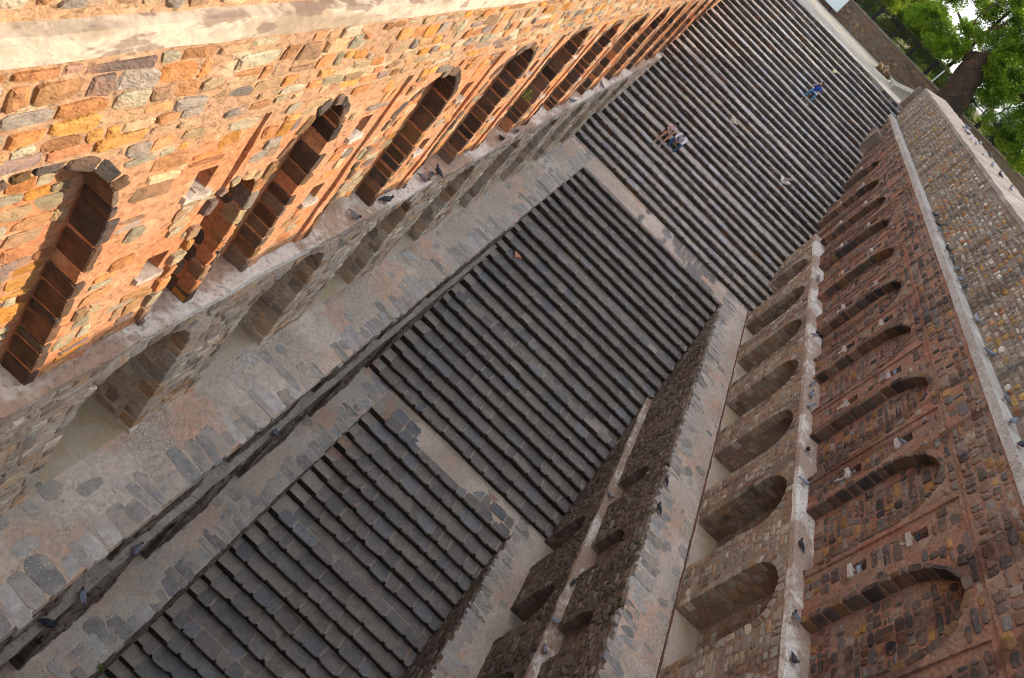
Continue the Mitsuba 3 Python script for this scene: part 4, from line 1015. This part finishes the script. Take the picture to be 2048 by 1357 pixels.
ORD = ['first', 'second', 'third', 'fourth', 'fifth', 'sixth', 'seventh', 'eighth', 'ninth', 'tenth', 'eleventh', 'twelfth', 'thirteenth', 'fourteenth']


def pigeons(spots, where, group, seed):
    """spots sorted from the far end to the near end"""
    global N_PIGEON
    rng = np.random.default_rng(seed)
    for i, (x, y, z) in enumerate(sorted(spots, key=lambda q: -q[1])):
        key = 'pigeon' + (f'_{N_PIGEON:03d}' if N_PIGEON else ''); N_PIGEON += 1
        ti = int(rng.integers(0, 3))
        tw = T().translate([x, y, z]).rotate([0, 0, 1], float(rng.uniform(0, 360))).scale(float(rng.uniform(0.88, 1.0)))
        for n, _ in PP: scene[f'{key}__{n}'] = {**PLY[ti, n], 'to_world': tw}
        tone = ('pale-winged grey pigeon', 'dark slate pigeon', 'blue grey pigeon')[ti]
        labels[key] = {'label': f'{tone}, {ORD[i]} from the far end {where}', 'category': 'pigeon', 'group': group}


pigeons([(9.06, 31.7, 8.72), (9.04, 30.4, 8.72), (9.0, 29.6, 8.72), (9.04, 27.6, 8.72), (9.05, 26.7, 8.72), (9.12, 25.8, 8.72), (9.1, 24.8, 8.72), (9.1, 24.1, 8.72), (9.1, 21.85, 8.72), (9.1, 19.65, 8.72), (9.05, 17.3, 8.72), (8.9, 16.08, 8.72), (8.92, 15.2, 8.72)],
        'along the moulding of the right wall', 'pigeons on the right wall moulding', 1)
pigeons([(8.74, 33.4, 3.72), (8.76, 27.5, 3.72), (8.75, 23.65, 3.72), (8.72, 22.9, 3.72), (8.74, 22.2, 3.72), (8.72, 19.7, 3.72), (8.68, 18.05, 3.72), (8.68, 15.5, 3.72), (8.64, 13.15, 3.72), (8.66, 12.03, 3.72)],
        'along the whitened ledge of the right wall', 'pigeons on the whitened ledge of the right wall', 2)
RBX = [(NR[k] - 1.83) for k in range(len(NR))]
hole = [(8.98, RBX[k] + dy, z) for k, dy, z in ((4, 0.0, 6.34), (4, 0.02, 4.96), (5, 0.03, 6.34), (6, -0.03, 4.96), (6, 0.05, 6.34), (7, 0.0, 4.96), (8, 0.0, 6.34), (8, 0.04, 4.96), (9, 0.03, 4.96), (3, 0.0, 6.34), (3, 0.02, 4.96)) if k < len(RBX)]
pigeons([(x, y, z) for x, y, z in hole], 'in square holes of the right wall', 'pigeons in the bird holes of the right wall', 3)
pigeons([(-3.04, 12.3, 3.72), (-3.03, 13.5, 3.72), (-3.06, 15.2, 3.72), (-3.06, 15.6, 3.72), (-3.04, 15.95, 3.72), (-3.05, 19.9, 3.72), (-3.02, 21.05, 3.72), (-3.06, 26.6, 3.72), (-3.05, 30.6, 3.72)],
        'along the ledge of the sunlit left wall', 'pigeons on the ledge of the left wall', 4)
pigeons([(-1.60, 12.9, -2.66), (-1.6, 8.6, -2.66), (-1.6, 7.3, -2.66), (-1.6, 6.6, -2.66)], 'under the edge of the left walkway', 'pigeons under the left walkway edge', 5)
pigeons([(7.10, 19.4, 0.03), (7.14, 18.1, 0.03)], 'at the edge of the right walkway', 'pigeons on the right walkway', 6)
pigeons([(6.92, 20.7, -2.66), (6.92, 16.5, -2.66), (6.88, 14.9, -2.66), (6.9, 13.9, -2.66)], 'on the lower right wall ledge', 'pigeons on the lower right wall ledge', 7)
pigeons([(9.8, x, 11.05) for x in (43.1, 42.3, 41.5, 40.4, 39.2, 37.0, 35.0, 33.3, 31.2)] + [(10.3, x, 11.14) for x in (44.6, 40.8, 38.1)], 'on top of the right wall', 'pigeons on top of the right wall', 8)
# a white pigeon flying low over the steps
labels['white_pigeon'] = {'label': 'white pigeon flying low over the upper steps with its wings spread', 'category': 'pigeon'}
tw = T().translate([5.95, 40.6, 4.0]).rotate([0, 0, 1], 200).rotate([0, 1, 0], 25).rotate([1, 0, 0], 35).scale(2.0)
scene['white_pigeon__body'] = {**mikit.ply(PP[0][1], 'feather_white', smooth=True), 'to_world': tw}
scene['white_pigeon__head'] = {**mikit.ply(PP[1][1], 'feather_white', smooth=True), 'to_world': tw}
scene['white_pigeon__tail'] = {**mikit.ply(PP[4][1], 'feather_pale', smooth=True), 'to_world': tw}
scene['white_pigeon__beak'] = {**mikit.ply(PP[5][1], 'beak_grey', smooth=True), 'to_world': tw}
for sd, nm in ((1, 'wing'), (-1, 'wing_001')):
    wm = m3.Manifold.batch_hull([ell((0.04, sd * 0.04, 0.13), (0.05, 0.02, 0.014), 10), ell((0.03, sd * 0.15, 0.17), (0.075, 0.03, 0.010), 10), ell((-0.05, sd * 0.26, 0.16), (0.05, 0.03, 0.006), 10)])
    scene[f'white_pigeon__{nm}'] = {**mikit.ply(man(wm, 0.03, 0), 'feather_white', smooth=True), 'to_world': tw}

# ---------------------------------------------------------------- small things on the stone: grit, weeds, fallen pieces
def grit_cloud(n, xr, yr, z, seed, bias=0.0, size=(0.006, 0.022)):
    rng = np.random.default_rng(seed)
    x = xr[0] + (xr[1] - xr[0]) * rng.random(n) ** (1 + bias); y = rng.uniform(*yr, n)
    k = meshkit.noise(np.stack([x * 1.1, y * 0.8, 0 * x + seed], -1)) > 0.42
    x, y = x[k], y[k]; m = len(x)
    o = np.array([[1, 0, 0], [0, 1, 0], [-1, 0, 0], [0, -1, 0], [0, 0, 1.0]])
    s = rng.uniform(*size, (m, 1, 3)) * [1, 1, 0.8]
    a = rng.uniform(0, 6.28, m); R = np.stack([np.stack([np.cos(a), -np.sin(a), 0 * a], -1), np.stack([np.sin(a), np.cos(a), 0 * a], -1), np.stack([0 * a, 0 * a, 0 * a + 1], -1)], 1)
    V = np.einsum('nij,nkj->nki', R, o[None] * s) + np.stack([x, y, np.full(m, z)], -1)[:, None]
    f = np.arange(m)[:, None] * 5
    F = np.concatenate([f + [0, 1, 4], f + [1, 2, 4], f + [2, 3, 4], f + [3, 0, 4]])
    return V.reshape(-1, 3), F


labels['grit'] = {'label': 'pale grit and bird feed scattered over the walkways', 'category': 'grit', 'kind': 'stuff'}
gl = [grit_cloud(11000, (XLA + 0.03, -2.1), (1.5, 34), 0.012, 1, 1.6), grit_cloud(5000, (-2.8, -1.6), (1.5, 35), 0.012, 2), grit_cloud(9000, (8.45, 7.5), (8, 34), 0.012, 3, 1.6),
      grit_cloud(4500, (-1.7, -0.7), (3, 20), Z1 + 0.012, 4), grit_cloud(3500, (6.8, 5.8), (8, 20), Z1 + 0.012, 5), grit_cloud(1200, (-1.6, 7), (33.6, 35.5), 0.012, 6)]
vv, ff, at = [], [], 0
for a, b in gl: vv.append(a); ff.append(b + at); at += len(a)
scene['grit'] = mikit.ply((np.concatenate(vv), np.concatenate(ff)), 'grit_pale')
scene['grit_pale'] = rough(mortar_fn((0.5, 0.47, 0.42), (0.62, 0.58, 0.52), (0.2, 0.18, 0.16), (0.75, 0.72, 0.68)))

WEEDS = [((-3.1, 18.9, 5.5), 0.22, 'small pale green weed growing from the sunlit left wall'), ((7.02, 20.3, 0.0), 0.16, 'green tuft on the edge of the right walkway, farthest of three'), ((7.0, 16.4, 0.0), 0.2, 'green tuft on the edge of the right walkway, middle of three'),
         ((7.0, 14.2, 0.0), 0.18, 'green tuft on the edge of the right walkway, nearest of three'), ((-0.6, 8.1, Z1), 0.16, 'dark green weed in a gap of the lower left walkway edge'), ((9.2, 38.5, 10.7), 0.35, 'weed hanging from the top of the right wall'), ((9.2, 35.2, 10.75), 0.28, 'short weed on the top of the right wall, nearest of two')]
for i, (p, r, lab) in enumerate(WEEDS):
    key = 'weed' + (f'_{i:03d}' if i else '')
    V, F, uv = leaf_cloud([(p[0], p[1], p[2], r * 0.75)], 70, 0.032, 500 + i, 0.3, 2)
    scene[key] = mikit.ply((V, F), 'leaf_light' if i == 0 else 'leaf_mid', uv=uv)
    labels[key] = {'label': lab, 'category': 'weed'}


def rock(key, c, r, mat, label, cat, seed, pts=14, rot=0.0):
    g = np.random.default_rng(seed)
    m = m3.Manifold.hull_points(g.normal(0, 0.55, (pts, 3)) * np.array(r)).to_mesh()
    v = np.array(m.vert_properties[:, :3]); v[:, 2] -= v[:, 2].min() + 0.005
    scene[key] = mikit.ply((v + np.array(c), np.array(m.tri_verts)), mat)
    labels[key] = {'label': label, 'category': cat}


tri = m3.CrossSection([[[-0.2, 0.16], [-0.02, -0.24], [0.2, 0.12]]], m3.FillRule.Positive if False else m3.FillRule.NonZero).extrude(0.11).to_mesh()
scene['brick_piece'] = mikit.ply((np.array(tri.vert_properties[:, :3]) + [-0.82, 27.78, Z1 + dz2 * 14 + 0.005], np.array(tri.tri_verts)), 'brick_pink')
labels['brick_piece'] = {'label': 'triangular pink brick piece lying on a step near the left walkway', 'category': 'brick'}
def on_tread(y):
    i = max(k for k in range(NT) if YT[k] <= y)
    return hT * (i + 1)


rock('pale_rock', (2.08, 43.6, on_tread(43.6)), (0.3, 0.2, 0.16), 'rock_pale', 'pale block of stone lying on the upper steps', 'rock', 610)
rock('plastic_bag', (4.5, YT[31] + 0.28, hT * 32), (0.2, 0.15, 0.16), 'plastic_yellow', 'crumpled pale yellow bag on the upper steps', 'bag', 611)
# thin pale pole in front of the fence
labels['pole'] = {'label': 'thin white pole standing in front of the iron fence by the tree trunk', 'category': 'pole'}
scene['pole'] = mikit.ply(trimesh.creation.cylinder(0.045, 1.1, sections=10, transform=trimesh.transformations.translation_matrix([11.2, 67.6, 11.72])), 'board_white')
# ---------------------------------------------------------------- write the collected stones
for b in Bin.all: b.finish()
